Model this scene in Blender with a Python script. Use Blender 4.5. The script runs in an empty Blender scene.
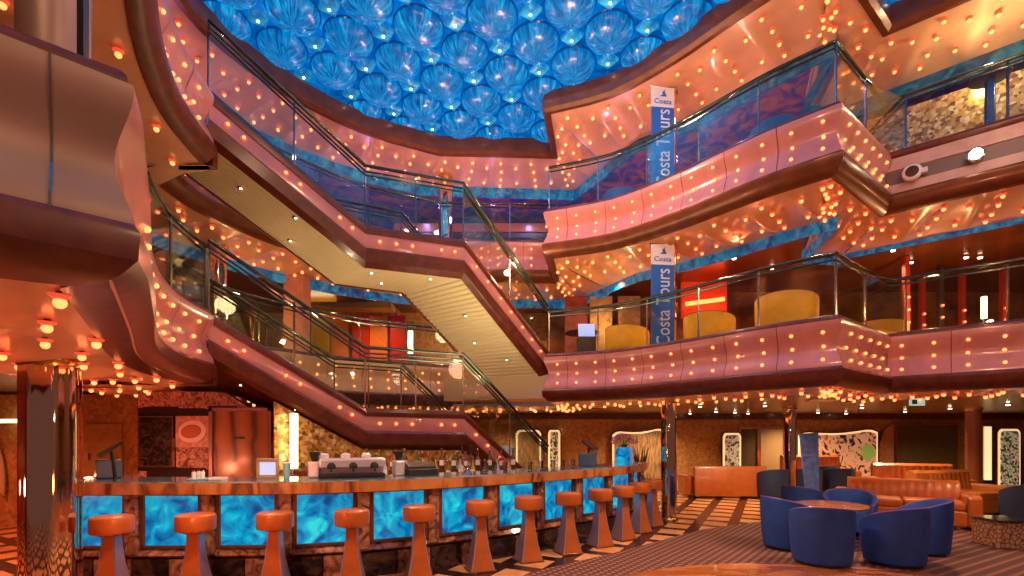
import bpy, bmesh, math, random
from mathutils import Vector, Matrix
random.seed(7)
PI = math.pi
SC = bpy.context.scene
COL = SC.collection
F, HOR, CAMZ = 484.0, 437.0, 1.53

def at(px, py, Y):
    return Vector(((px-512)/F*Y, Y, CAMZ+(HOR-py)/F*Y))

# ------------------------------------------------------------------ materials
def new_mat(name):
    m = bpy.data.materials.new(name); m.use_nodes = True
    nt = m.node_tree
    return m, nt, nt.nodes['Principled BSDF']

def rgb(c): return (c[0], c[1], c[2], 1)

def simple(name, c, rough=.5, metal=0, coat=0, emis=None, es=0, trans=0, bump=0, bscale=30, var=0, vscale=6):
    m, nt, b = new_mat(name)
    b.inputs['Base Color'].default_value = rgb(c)
    b.inputs['Roughness'].default_value = rough
    b.inputs['Metallic'].default_value = metal
    b.inputs['Coat Weight'].default_value = coat
    b.inputs['Coat Roughness'].default_value = .12
    if emis:
        b.inputs['Emission Color'].default_value = rgb(emis); b.inputs['Emission Strength'].default_value = es
    b.inputs['Transmission Weight'].default_value = trans
    if bump or var:
        tc = nt.nodes.new('ShaderNodeTexCoord')
    if bump:
        n = nt.nodes.new('ShaderNodeTexNoise'); n.inputs['Scale'].default_value = bscale
        nt.links.new(tc.outputs['Object'], n.inputs['Vector'])
        bp = nt.nodes.new('ShaderNodeBump'); bp.inputs['Strength'].default_value = bump; bp.inputs['Distance'].default_value = .02
        nt.links.new(n.outputs['Fac'], bp.inputs['Height']); nt.links.new(bp.outputs['Normal'], b.inputs['Normal'])
    if var:
        n = nt.nodes.new('ShaderNodeTexNoise'); n.inputs['Scale'].default_value = vscale; n.inputs['Detail'].default_value = 5
        nt.links.new(tc.outputs['Object'], n.inputs['Vector'])
        r = nt.nodes.new('ShaderNodeValToRGB')
        r.color_ramp.elements[0].position = .35; r.color_ramp.elements[1].position = .65
        r.color_ramp.elements[0].color = rgb([x*(1-var) for x in c]); r.color_ramp.elements[1].color = rgb([min(1, x*(1+var)) for x in c])
        nt.links.new(n.outputs['Fac'], r.inputs['Fac']); nt.links.new(r.outputs['Color'], b.inputs['Base Color'])
    return m

def ramp_mat(name, kind, scale, stops, rough=.4, coat=0, metal=0, emit=0, distortion=0, detail=4, bump=0, mapping=None, rot=None, interp='LINEAR', feature=None):
    """texture -> colour ramp -> base (and emission for things that are lit from within)"""
    m, nt, b = new_mat(name)
    tc = nt.nodes.new('ShaderNodeTexCoord')
    mp = nt.nodes.new('ShaderNodeMapping'); nt.links.new(tc.outputs['Object'], mp.inputs['Vector'])
    if mapping: mp.inputs['Scale'].default_value = mapping
    if rot: mp.inputs['Rotation'].default_value = rot
    if kind == 'noise':
        t = nt.nodes.new('ShaderNodeTexNoise'); t.inputs['Scale'].default_value = scale; t.inputs['Detail'].default_value = detail
        t.inputs['Distortion'].default_value = distortion; out = t.outputs['Fac']
    elif kind == 'voronoi':
        t = nt.nodes.new('ShaderNodeTexVoronoi'); t.inputs['Scale'].default_value = scale
        if feature: t.feature = feature
        if feature == 'DISTANCE_TO_EDGE': out = t.outputs['Distance']
        else:
            sep = nt.nodes.new('ShaderNodeSeparateColor'); nt.links.new(t.outputs['Color'], sep.inputs['Color']); out = sep.outputs[0]
    elif kind == 'wave':
        t = nt.nodes.new('ShaderNodeTexWave'); t.inputs['Scale'].default_value = scale; t.inputs['Distortion'].default_value = distortion
        t.inputs['Detail'].default_value = detail; out = t.outputs['Fac']
    elif kind == 'checker':
        t = nt.nodes.new('ShaderNodeTexChecker'); t.inputs['Scale'].default_value = scale; out = t.outputs['Fac']
    nt.links.new(mp.outputs['Vector'], t.inputs['Vector'])
    r = nt.nodes.new('ShaderNodeValToRGB'); cr = r.color_ramp; cr.interpolation = interp
    while len(cr.elements) < len(stops): cr.elements.new(.5)
    for e, (p, c) in zip(cr.elements, stops): e.position = p; e.color = rgb(c)
    nt.links.new(out, r.inputs['Fac']); nt.links.new(r.outputs['Color'], b.inputs['Base Color'])
    b.inputs['Roughness'].default_value = rough; b.inputs['Coat Weight'].default_value = coat; b.inputs['Metallic'].default_value = metal
    b.inputs['Coat Roughness'].default_value = .1
    if emit:
        nt.links.new(r.outputs['Color'], b.inputs['Emission Color']); b.inputs['Emission Strength'].default_value = emit
    if bump:
        bp = nt.nodes.new('ShaderNodeBump'); bp.inputs['Strength'].default_value = bump; bp.inputs['Distance'].default_value = .02
        nt.links.new(out, bp.inputs['Height']); nt.links.new(bp.outputs['Normal'], b.inputs['Normal'])
    return m

def glass_mat(name, tint, refl=1.0):
    m = bpy.data.materials.new(name); m.use_nodes = True; nt = m.node_tree; nt.nodes.clear()
    o = nt.nodes.new('ShaderNodeOutputMaterial'); mx = nt.nodes.new('ShaderNodeMixShader')
    t = nt.nodes.new('ShaderNodeBsdfTransparent'); t.inputs[0].default_value = rgb(tint)
    g = nt.nodes.new('ShaderNodeBsdfGlossy'); g.inputs['Roughness'].default_value = .02; g.inputs['Color'].default_value = (.9, 1, .95, 1)
    f = nt.nodes.new('ShaderNodeFresnel'); f.inputs['IOR'].default_value = 1.5
    mu = nt.nodes.new('ShaderNodeMath'); mu.operation = 'MULTIPLY'; mu.inputs[1].default_value = refl
    nt.links.new(f.outputs[0], mu.inputs[0]); nt.links.new(mu.outputs[0], mx.inputs[0])
    nt.links.new(t.outputs[0], mx.inputs[1]); nt.links.new(g.outputs[0], mx.inputs[2]); nt.links.new(mx.outputs[0], o.inputs[0])
    return m

def pearl_mat(name, base, amount=.25, scale=3.0, rough=.32):
    """pearly, faintly streaked panel skin"""
    c2 = [x*(1-amount) for x in base]
    return ramp_mat(name, 'noise', scale, [(.3, c2), (.7, base)], rough=rough, coat=.5, distortion=.6, mapping=(1, 1, .35), detail=6, bump=.15)

M = {}
M['panel'] = pearl_mat('pearl_panel', (.62, .24, .21))
M['soffit'] = pearl_mat('pearl_soffit', (.84, .48, .27), .2, 2.2)
M['metal_panel'] = ramp_mat('brushed_rose_metal', 'noise', 2.0, [(.3, (.30, .18, .14)), (.7, (.40, .26, .20))], rough=.4, metal=.4, detail=6, distortion=.4)
M['trim'] = simple('mahogany_trim', (.115, .020, .009), .36, coat=.25, var=.3, vscale=8)
M['trim_gold'] = simple('bronze_trim', (.165, .048, .014), .36, metal=.25, coat=.2, var=.2, vscale=5)
M['bulb'] = simple('lamp_glass', (.9, .5, .2), .3, emis=(1, .24, .065), es=2.7)
M['collar'] = simple('lamp_collar', (.08, .03, .02), .4, metal=.6)
M['glass'] = glass_mat('rail_glass', (.95, .975, .95), .5)
M['rail'] = simple('dark_green_rail', (.05, .075, .045), .15, metal=.7, coat=.6)
M['post'] = simple('steel_post', (.45, .42, .38), .18, metal=1)
M['brass'] = simple('brass', (.75, .48, .16), .22, metal=1)
M['chrome'] = simple('polished_steel', (.78, .66, .54), .07, metal=1)
M['slat'] = simple('cream_slat', (.82, .72, .45), .4, coat=.2)
M['cream'] = simple('cream_plaster', (.62, .50, .30), .5)
M['orange_leather'] = simple('orange_leather', (.44, .10, .015), .40, coat=.25, bump=.15, bscale=60, var=.12)
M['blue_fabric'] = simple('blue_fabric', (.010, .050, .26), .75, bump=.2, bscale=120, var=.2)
M['violet_piping'] = simple('violet_piping', (.14, .05, .26), .5)
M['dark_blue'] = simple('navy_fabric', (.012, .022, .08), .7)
M['yellow_fabric'] = simple('yellow_fabric', (.95, .50, .02), .5, var=.1)
M['black'] = simple('black_plastic', (.015, .015, .018), .35)
M['dark'] = simple('dark_cabinet', (.05, .025, .018), .4)
M['white'] = simple('white_china', (.8, .75, .72), .25, coat=.4)
M['counter'] = ramp_mat('blue_glass_counter', 'noise', 9, [(.35, (.10, .16, .22)), (.65, (.32, .38, .42))], rough=.08, coat=.8, detail=7)
M['counter_edge'] = ramp_mat('amber_marble_edge', 'noise', 3.5, [(.35, (.16, .05, .02)), (.5, (.48, .17, .05)), (.7, (.55, .24, .08))], rough=.2, coat=.5, distortion=1.5, mapping=(1, 1, .3))
M['marble'] = ramp_mat('rose_marble', 'noise', 7, [(.33, (.06, .02, .015)), (.5, (.30, .12, .07)), (.68, (.52, .27, .17))], rough=.2, coat=.5, distortion=1.6, detail=8)
M['marble_dark'] = ramp_mat('black_marble', 'noise', 6, [(.4, (.012, .008, .008)), (.75, (.09, .04, .03))], rough=.15, coat=.5, distortion=2, detail=8)
M['blue_lit'] = ramp_mat('backlit_blue_glass', 'noise', 5, [(.32, (.0, .05, .20)), (.46, (.0, .17, .42)), (.58, (.0, .31, .52)), (.72, (.02, .50, .58))], rough=.25, emit=.9, distortion=1.2, detail=6, coat=.5)
M['blue_trough'] = ramp_mat('blue_glass_band', 'noise', 5, [(.32, (.0, .03, .12)), (.5, (.0, .13, .32)), (.7, (.01, .30, .42))], rough=.2, emit=.5, distortion=1.2, detail=5, coat=.5)
M['gold_mosaic'] = ramp_mat('gold_mosaic', 'voronoi', 20, [(0, (.20, .08, .02)), (.4, (.55, .27, .06)), (.8, (.85, .50, .15)), (1, (1, .85, .5))], rough=.25, metal=.55, coat=.3, bump=.6)
M['amber_wall'] = ramp_mat('amber_mosaic_wall', 'voronoi', 16, [(0, (.38, .17, .05)), (.5, (.52, .25, .075)), (1, (.64, .34, .11))], rough=.4, coat=.3)
M['red_wall'] = simple('red_lacquer', (.40, .035, .012), .3, coat=.4, var=.25, vscale=2)
M['brown_ceiling'] = simple('bronze_ceiling', (.20, .065, .022), .25, metal=.35, var=.25, vscale=1.2)
M['purple_wall'] = ramp_mat('violet_mural', 'noise', 1.7, [(.3, (.05, .04, .26)), (.45, (.16, .06, .30)), (.56, (.42, .11, .16)), (.70, (.50, .18, .07))], rough=.22, coat=.4, distortion=1.8, detail=6)
M['teal_wall'] = simple('deep_blue_wall', (.02, .05, .20), .25, coat=.5, var=.5, vscale=3)
M['olive'] = simple('olive_lacquer', (.20, .13, .05), .35, var=.1)
M['olive_dark'] = simple('dark_olive_door', (.10, .068, .03), .4, var=.1)
M['beige'] = simple('beige_laminate', (.42, .28, .13), .45)
M['tube'] = simple('warm_tube_light', (1, .9, .7), .4, emis=(1, .75, .38), es=5)
M['spot'] = simple('spot_lens', (1, .9, .8), .4, emis=(1, .82, .58), es=14)
M['red_tube'] = simple('red_tube_light', (1, .2, .05), .4, emis=(1, .13, .03), es=6)
M['screen'] = simple('lit_screen', (.4, .5, .8), .3, emis=(.35, .45, .9), es=.8)
M['cup_blue'] = simple('pale_blue_paper', (.25, .55, .65), .4)
M['silver'] = simple('silver_machine', (.75, .68, .74), .3, metal=.5)
M['led'] = simple('white_led', (1, 1, 1), .4, emis=(.85, .95, 1), es=9)
M['banner_blue'] = simple('banner_blue', (.015, .16, .62), .5)
M['banner_white'] = simple('banner_white', (.85, .88, .95), .5)
M['pink_plaster'] = simple('pink_plaster', (.62, .26, .19), .5, var=.08)
M['carpet'] = None

# ------------------------------------------------------------------ mesh helpers
class MB:
    def __init__(s): s.v = []; s.f = []; s.mi = []
    def box(s, cx, cy, cz, sx, sy, sz, rz=0, mi=0, taper=1):
        n = len(s.v); c, w = math.cos(rz), math.sin(rz)
        for dz in (-1, 1):
            k = taper if dz > 0 else 1
            for dx, dy in ((-1, -1), (1, -1), (1, 1), (-1, 1)):
                x, y = dx*sx/2*k, dy*sy/2*k
                s.v.append((cx+x*c-y*w, cy+x*w+y*c, cz+dz*sz/2))
        for q in ((0, 3, 2, 1), (4, 5, 6, 7), (0, 1, 5, 4), (1, 2, 6, 5), (2, 3, 7, 6), (3, 0, 4, 7)):
            s.f.append(tuple(n+i for i in q)); s.mi.append(mi)
        return s
    def quad(s, a, b, c, d, mi=0):
        n = len(s.v); s.v += [tuple(a), tuple(b), tuple(c), tuple(d)]; s.f.append((n, n+1, n+2, n+3)); s.mi.append(mi); return s
    def lathe(s, prof, cx=0, cy=0, cz=0, seg=24, mi=0, sx=1, sy=1, cap=True, a0=0):
        n = len(s.v)
        for r, z in prof:
            for k in range(seg):
                a = a0+2*PI*k/seg; s.v.append((cx+r*sx*math.cos(a), cy+r*sy*math.sin(a), cz+z))
        for i in range(len(prof)-1):
            for k in range(seg):
                k2 = (k+1) % seg
                s.f.append((n+i*seg+k, n+i*seg+k2, n+(i+1)*seg+k2, n+(i+1)*seg+k)); s.mi.append(mi)
        if cap:
            s.f.append(tuple(n+k for k in reversed(range(seg)))); s.mi.append(mi)
            m = n+(len(prof)-1)*seg
            s.f.append(tuple(m+k for k in range(seg))); s.mi.append(mi)
        return s
    def sphere(s, cx, cy, cz, r, seg=10, rings=6, mi=0, sz=1):
        prof = [(r*math.sin(PI*i/rings)+1e-5, -r*sz*math.cos(PI*i/rings)) for i in range(rings+1)]
        return s.lathe(prof, cx, cy, cz, seg, mi, cap=False)
    def tube(s, pts, r, seg=8, mi=0):
        pts = [Vector(p) for p in pts]; n = len(s.v)
        for i, p in enumerate(pts):
            d = (pts[min(i+1, len(pts)-1)]-pts[max(i-1, 0)]).normalized()
            u = d.cross(Vector((0, 0, 1)));
            if u.length < .01: u = Vector((1, 0, 0))
            u.normalize(); w = d.cross(u)
            rr = r[i] if isinstance(r, (list, tuple)) else r
            for k in range(seg):
                a = 2*PI*k/seg; q = p+u*rr*math.cos(a)+w*rr*math.sin(a); s.v.append(tuple(q))
        for i in range(len(pts)-1):
            for k in range(seg):
                k2 = (k+1) % seg
                s.f.append((n+i*seg+k, n+i*seg+k2, n+(i+1)*seg+k2, n+(i+1)*seg+k)); s.mi.append(mi)
        s.f.append(tuple(n+k for k in range(seg))); s.mi.append(mi)
        m = n+(len(pts)-1)*seg; s.f.append(tuple(m+k for k in reversed(range(seg)))); s.mi.append(mi)
        return s
    def sweep(s, path, prof, closed_prof=True, mi=0, caps=True):
        """path: (x,y,z) list, profile: (offset to the atrium side, dz) list"""
        n = len(s.v); ns = normals(path); m = len(prof)
        for (x, y, z), nn in zip(path, ns):
            for o, dz in prof: s.v.append((x+nn[0]*o, y+nn[1]*o, z+dz))
        for i in range(len(path)-1):
            for k in range(m if closed_prof else m-1):
                k2 = (k+1) % m
                s.f.append((n+i*m+k, n+i*m+k2, n+(i+1)*m+k2, n+(i+1)*m+k)); s.mi.append(mi)
        if caps and closed_prof:
            s.f.append(tuple(n+k for k in range(m))); s.mi.append(mi)
            e = n+(len(path)-1)*m; s.f.append(tuple(e+k for k in reversed(range(m)))); s.mi.append(mi)
        return s
    def prism(s, poly, z0, z1, mi=0):
        n = len(s.v); m = len(poly)
        for z in (z0, z1):
            for x, y in poly: s.v.append((x, y, z))
        s.f.append(tuple(n+k for k in reversed(range(m)))); s.mi.append(mi)
        s.f.append(tuple(n+m+k for k in range(m))); s.mi.append(mi)
        for k in range(m):
            k2 = (k+1) % m; s.f.append((n+k, n+k2, n+m+k2, n+m+k)); s.mi.append(mi)
        return s
    def plate(s, poly, y0, y1, mi=0):
        """upright plate: poly in (x,z), between two depths"""
        n = len(s.v); m = len(poly)
        for y in (y0, y1):
            for x, z in poly: s.v.append((x, y, z))
        s.f.append(tuple(n+k for k in range(m))); s.mi.append(mi)
        s.f.append(tuple(n+m+k for k in reversed(range(m)))); s.mi.append(mi)
        for k in range(m):
            k2 = (k+1) % m; s.f.append((n+k, n+m+k, n+m+k2, n+k2)); s.mi.append(mi)
        return s
    def build(s, name, mats, parent=None, smooth=False, bevel=0, world=True):
        me = bpy.data.meshes.new(name); me.from_pydata(s.v, [], s.f)
        if not isinstance(mats, (list, tuple)): mats = [mats]
        for m in mats: me.materials.append(m)
        me.polygons.foreach_set('material_index', s.mi)
        bm = bmesh.new(); bm.from_mesh(me); bmesh.ops.remove_doubles(bm, verts=bm.verts, dist=1e-5)
        bmesh.ops.recalc_face_normals(bm, faces=bm.faces); bm.to_mesh(me); bm.free()
        o = bpy.data.objects.new(name, me); COL.objects.link(o)
        if bevel:
            b = o.modifiers.new('b', 'BEVEL'); b.width = bevel; b.segments = 3; b.limit_method = 'ANGLE'; b.angle_limit = .6
        if smooth:
            me.polygons.foreach_set('use_smooth', [True]*len(me.polygons))
            try: me.set_sharp_from_angle(angle=math.radians(40))
            except Exception: pass
        if parent is not None:
            o.parent = parent
            if world:
                r = parent
                off = Vector((0, 0, 0))
                while r is not None: off += r.location; r = r.parent
                o.location = -off
        return o

def normals(path):
    P = [Vector((p[0], p[1])) for p in path]; seg = []
    for i in range(len(P)-1):
        d = (P[i+1]-P[i]).normalized(); seg.append(Vector((d.y, -d.x)))
    out = []
    for i in range(len(P)):
        if i == 0: out.append(seg[0])
        elif i == len(P)-1: out.append(seg[-1])
        else:
            b = seg[i-1]+seg[i]
            if b.length < .2: out.append(seg[i]); continue
            b.normalize(); out.append(b/max(.45, b.dot(seg[i])))
    for i, p in enumerate(path):
        j = JOINTS.get((round(p[0], 3), round(p[1], 3)))
        if j is not None and i in (0, len(path)-1): out[i] = j
    return out
JOINTS = {}
def joint(a, b, c):
    n = normals([a, b, c])[1]; JOINTS[(round(b[0], 3), round(b[1], 3))] = n

def thing(name, label, cat, loc=(0, 0, 0), rz=0, group=None):
    o = bpy.data.objects.new(name, None); COL.objects.link(o); o.location = loc; o.rotation_euler = (0, 0, rz)
    o['label'] = label; o['category'] = cat
    if group: o['group'] = group
    o.empty_display_size = .1
    return o
def tag(o, label, cat, group=None, kind=None):
    o['label'] = label; o['category'] = cat
    if group: o['group'] = group
    if kind: o['kind'] = kind
    return o
def struct(o): o['kind'] = 'structure'; return o
def copy_tree(o, parent=None):
    kids = [c for c in COL.objects if c.parent == o]
    c = o.copy(); COL.objects.link(c)
    if parent is not None: c.parent = parent
    for k in kids: copy_tree(k, c)
    return c
def relabel(o, label, group=None):
    o['label'] = label
    if group: o['group'] = group

def smooth_path(pts, n=4):
    """Catmull-Rom through the points"""
    P = [Vector(p) for p in pts]; out = []
    for i in range(len(P)-1):
        p0 = P[max(i-1, 0)]; p1 = P[i]; p2 = P[i+1]; p3 = P[min(i+2, len(P)-1)]
        for k in range(n):
            t = k/n
            out.append(.5*((2*p1)+(p2-p0)*t+(2*p0-5*p1+4*p2-p3)*t*t+(3*p1-p0-3*p2+p3)*t**3))
    out.append(P[-1]); return out
def resample(path, step, start=0.0):
    """points (pos, normal, tangent) every step metres along a path (2D or 3D)"""
    P = [Vector((p[0], p[1], p[2] if len(p) > 2 else 0)) for p in path]
    out = []; d = start; acc = 0
    for i in range(len(P)-1):
        L = (P[i+1]-P[i]).length
        while d <= acc+L+1e-6:
            t = (d-acc)/L if L else 0
            q = P[i].lerp(P[i+1], t); tg = (P[i+1]-P[i]).normalized(); h = Vector((tg.x, tg.y)).normalized()
            out.append((q, Vector((h.y, -h.x, 0)), tg)); d += step
        acc += L
    return out
def length(path):
    P = [Vector((p[0], p[1], p[2] if len(p) > 2 else 0)) for p in path]
    return sum((P[i+1]-P[i]).length for i in range(len(P)-1))
def in_view(p, margin=6):
    if p[1] < .5: return False
    x = 512+p[0]/p[1]*F; y = HOR-(p[2]-CAMZ)/p[1]*F
    return -margin < x < 1024+margin and -margin < y < 576+margin

# one bulb mesh shared by all bulbs (lamp glass, painted red halo ring and dark collar)
def bulb_mesh(r, down):
    # local -Z points away from the surface that carries the lamp
    b = MB().sphere(0, 0, 0, r, 10, 6, 0)
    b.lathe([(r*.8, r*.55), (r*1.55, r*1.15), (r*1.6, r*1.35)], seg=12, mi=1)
    b.lathe([(r*.6, r*1.3), (r*.6, r*1.9)], seg=8, mi=2)
    o = b.build('bulb', [M['bulb'], M['halo_ring'], M['collar']], smooth=True); me = o.data
    bpy.data.objects.remove(o); return me
M['halo_ring'] = simple('painted_red_halo', (.5, .05, .02), .3, emis=(1, .09, .035), es=.75)  # glowing ring paints the red halo of bulb light on the panels
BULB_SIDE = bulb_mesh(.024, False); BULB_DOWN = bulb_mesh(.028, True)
def add_bulb(pos, parent=None, me=None, name='bulb', n=None):
    o = bpy.data.objects.new(name, me or BULB_SIDE); COL.objects.link(o)
    o.location = pos
    if n is not None: o.rotation_euler = Vector((-n[0], -n[1], 0)).to_track_quat('Z', 'Y').to_euler()
    if parent is not None: o.parent = parent; o.location = Vector(pos)-parent.location
    return o

# ------------------------------------------------------------------ plan of the atrium
LEFT = [(-1.76, 2.13), (-2.44, 3.1), (-3.22, 4.2), (-3.70, 5.2), (-3.89, 6.15)]
LEFT_S = [tuple(p) for p in smooth_path([Vector((a, b, 0)) for a, b in LEFT], 4)]
RIGHT = [(.72, 9.4), (1.85, 8.95), (2.7, 8.17), (3.28, 7.45), (3.74, 6.9), (4.28, 6.40)]
RIGHT_S = [tuple(p) for p in smooth_path([Vector((a, b, 0)) for a, b in RIGHT], 3)]
NOTCH = [(4.28, 6.40), (5.83, 7.57), (7.0, 6.6), (9.4, 4.6)]
BACK = [(-4.8, 6.5), (-4.8, 7.5), (-4.25, 8.75), (-3.1, 10.0), (-1.6, 10.8), (1.0, 10.9), (.72, 9.4)]
BACK_S = [tuple(p) for p in smooth_path([Vector((a, b, 0)) for a, b in BACK[:5]], 3)]

joint((-2.07, 1.87), LEFT_S[0], LEFT_S[1]); JOINTS[(-1.76, 2.13)] = Vector((.93, -.10)).normalized()*1.05; joint(RIGHT_S[-2], (4.28, 6.40), (5.83, 7.57)); joint((4.28, 6.40), (5.83, 7.57), (7.0, 6.6)); joint((1.0, 10.9), (.72, 9.4), RIGHT_S[1])

def lift(path, z): return [(p[0], p[1], z) for p in path]

# ------------------------------------------------------------------ fascias
PANEL_PROF = [(.055+.045*math.cos(2*PI*(k/14*.65-.03)/.60), -.05-.65*k/14) for k in range(15)]+[(-.06, -.70), (-.06, -.05)]
CAP_PROF = [(.075*math.cos(a)+.0, -.035+.065*math.sin(a)) for a in [2*PI*k/12 for k in range(12)]]
TRIM_PROF = [(.10, -.66), (.13, -.70), (.12, -.80), (.02, -.90), (-.08, -.91), (-.08, -.70)]
TRIM_WIDE = [(.10, -.66), (.13, -.70), (.12, -.82), (.04, -.88), (-.04, -.91), (-.20, -.92), (-.20, -.70)]

def fascia(path, ztop, label, panel_mat=None, trim_mat=None, bulbs=True, step=.37, rows=(-.2, -.38, -.56), name='balcony_fascia', start=.18, seams=True, group=None, trim_prof=None):
    mid = path[len(path)//2]
    t = thing(name, label, 'balcony front', (mid[0], mid[1], ztop-.92), group=group)
    P = lift(path, ztop)
    MB().sweep(P, PANEL_PROF).build('front_panel', panel_mat or M['panel'], t, smooth=True)
    MB().sweep(P, CAP_PROF).build('cap_rail', M['trim'], t, smooth=True)
    MB().sweep(P, trim_prof or TRIM_PROF).build('lower_trim', trim_mat or M['trim'], t, smooth=True)
    if bulbs:
        for i, (q, n, tg) in enumerate(resample(P, step, start)):
            for j, dz in enumerate(rows):
                if (i % 3 == 2 and False): continue
                off = .055+.045*math.cos(2*PI*(-dz-.08)/.60)-.012
                pos = q+n*(off+.022)+Vector((0, 0, dz))
                if in_view(pos, 12): add_bulb(pos, t, n=n)
    if seams:
        for q, n, tg in resample(P, .74, start+.19):
            if not in_view(q, 0): continue
            sm = MB()
            for a, b in zip(PANEL_PROF[:14], PANEL_PROF[1:15]):
                sm.v += [tuple(q+n*(a[0]+.004)+tg*-.004+Vector((0, 0, a[1]))), tuple(q+n*(a[0]+.004)+tg*.004+Vector((0, 0, a[1]))),
                         tuple(q+n*(b[0]+.004)+tg*.004+Vector((0, 0, b[1]))), tuple(q+n*(b[0]+.004)+tg*-.004+Vector((0, 0, b[1])))]
                k = len(sm.v)-4; sm.f.append((k, k+1, k+2, k+3)); sm.mi.append(0)
            sm.build('panel_seam', M['collar'] if panel_mat is None else M['post'], t)
    return t

ZA, ZB = 3.12, 5.92
fascia(RIGHT_S, ZA, 'pearly pink bulb-studded front of the curved lower balcony, beneath the yellow chairs')
fascia(NOTCH, ZA, 'angled pink front of the lower balcony where it steps back at the right', start=.3)
fascia(LEFT_S, ZA, 'red-lit pink curving front of the lower left balcony above the steel column', start=1.3, trim_prof=TRIM_WIDE)
fascia([(-4.6, -.6), (-2.07, 1.87), (-1.76, 2.13)], ZA, 'plain brushed metal parapet with thick mahogany cap at upper left', M['metal_panel'], bulbs=False, trim_prof=TRIM_WIDE, start=.598)
fascia(RIGHT_S, ZB, 'pearly pink bulb-studded front of the curved upper balcony, beneath the banner top', trim_mat=M['trim_gold'])
fascia(NOTCH[:2], ZB, 'short angled pink front of the upper balcony beside the round speaker', trim_mat=M['trim_gold'], start=.25, step=.3)
fascia(LEFT_S, ZB, 'steep curving bulb-studded front of the upper left balcony against the blue dome')
fascia(BACK_S, ZB, 'distant upper balcony front behind the upper stair flight', trim_mat=M['trim_gold'])
fascia([(-1.6, 10.8), (1.0, 10.9)], ZB, 'short cream-lit upper balcony front between stair and curved balcony', trim_mat=M['trim_gold'])
fascia([(1.0, 10.9), (.72, 9.4)], ZB, 'narrow return of the upper balcony front at its curved corner', trim_mat=M['trim_gold'])
fascia(BACK_S+[(-1.33, 10.85, 0)], ZA, 'distant lower balcony front seen through the stair glass', pearl_mat('pearl_amber', (.80, .50, .33)))

# right end of upper balcony: plain mauve front with strip recess, spotlight and speaker
def right_front():
    path = lift(NOTCH[1:], ZB)
    t = thing('balcony_fascia', 'plain mauve upper balcony front holding the bright floodlight', 'balcony front', (7, 6.6, ZB-.92))
    MB().sweep(path, [(.03, -.05), (.03, -.28), (.0, -.28), (0, -.5), (.03, -.5), (.03, -.7), (-.06, -.7), (-.06, -.05)]).build('front_panel', simple('mauve_panel', (.55, .35, .29), .4, coat=.3, var=.1), t)
    MB().sweep(path, [(.006, -.29), (.006, -.49), (-.01, -.49), (-.01, -.29)]).build('recess_strip', simple('grey_recess', (.16, .11, .09), .4), t)
    MB().sweep(path, CAP_PROF).build('cap_rail', M['trim'], t, smooth=True)
    MB().sweep(path, TRIM_PROF).build('lower_trim', M['trim_gold'], t, smooth=True)
right_front()
d = Vector((1.17, -.97, 0)).normalized(); nrm = Vector((d.y, -d.x, 0))
def on_right(px, dz):   # a point of the straight right front seen in column px
    k = (px-512)/F
    s = (k*7.57-5.83)/(d.x-k*d.y)
    return Vector((5.83, 7.57, ZB+dz))+d*s
p = on_right(912, -.42)+nrm*.10
t = thing('speaker', 'small round white speaker on the mauve balcony front', 'speaker', p)
rot = nrm.to_track_quat('Z', 'Y').to_euler()
for nm, b, m in (('housing', MB().lathe([(.10, -.08), (.12, -.04), (.12, .05), (.10, .07)], seg=24), M['white']), ('grille', MB().lathe([(.085, .06), (.08, .078), (.04, .085)], seg=24), M['collar']), ('bracket', MB().box(.15, 0, -.03, .06, .07, .1), M['white'])):
    o = b.build(nm, m, t, smooth=True, world=False); o.rotation_euler = rot
p = on_right(975, -.40)+nrm*.09
t = thing('floodlight', 'glaring white floodlight set in the mauve balcony front', 'light', p)
for nm, b, m in (('housing', MB().lathe([(.10, -.07), (.10, .03), (.085, .035)], seg=20), M['post']), ('lens', MB().lathe([(.075, .03), (.07, .05), (.03, .058)], seg=20), simple('flood_lens', (1, 1, 1), .3, emis=(1, .85, .55), es=60))):
    o = b.build(nm, m, t, smooth=True, world=False); o.rotation_euler = rot

# ------------------------------------------------------------------ glass balustrades
def balustrade(path, z0, h, label, step=1.05, rail_r=.028, name='glass_balustrade', slope_path=None, group=None, double=True):
    P = slope_path or lift(path, z0)
    mid = P[len(P)//2]
    t = thing(name, label, 'balustrade', tuple(mid), group=group)
    L = length(P); n = max(1, round(L/step)); st = L/n
    Q = resample(P, st*.9999); pts = [q for q, _, _ in Q]
    for i in range(len(pts)-1):
        a, b = pts[i], pts[i+1]
        dd = (b-a).normalized(); a2, b2 = a+dd*.015, b-dd*.015
        w = Vector((dd.y, -dd.x, 0)).normalized()*.006
        u0, u1 = Vector((0, 0, .0)), Vector((0, 0, h-.05))
        mb = MB(); mb.v = [tuple(v) for v in (a2-w+u0, b2-w+u0, b2+w+u0, a2+w+u0, a2-w+u1, b2-w+u1, b2+w+u1, a2+w+u1)]
        mb.f = [(0, 3, 2, 1), (4, 5, 6, 7), (0, 1, 5, 4), (1, 2, 6, 5), (2, 3, 7, 6), (3, 0, 4, 7)]; mb.mi = [0]*6
        mb.build('glass_pane', M['glass'], t)
    for q in pts:
        MB().box(q.x, q.y, q.z+h/2-.02, .018, .03, h).build('post', M['post'], t)
    up = Vector((0, 0, h))
    MB().tube([Vector(p)+up for p in P], rail_r, 10).build('handrail', M['rail'], t, smooth=True)
    if double:
        MB().tube([Vector(p)+up-Vector((0, 0, .085)) for p in P], rail_r*.5, 8).build('under_rail', M['rail'], t, smooth=True)
    return t
balustrade(RIGHT_S, ZA, .84, 'glass balustrade with green rail along the curved lower balcony')
balustrade(NOTCH, ZA, .84, 'glass balustrade along the stepped right end of the lower balcony')
balustrade(LEFT_S[9:], ZA, .84, 'glass balustrade above the red-lit lower left balcony')
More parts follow.
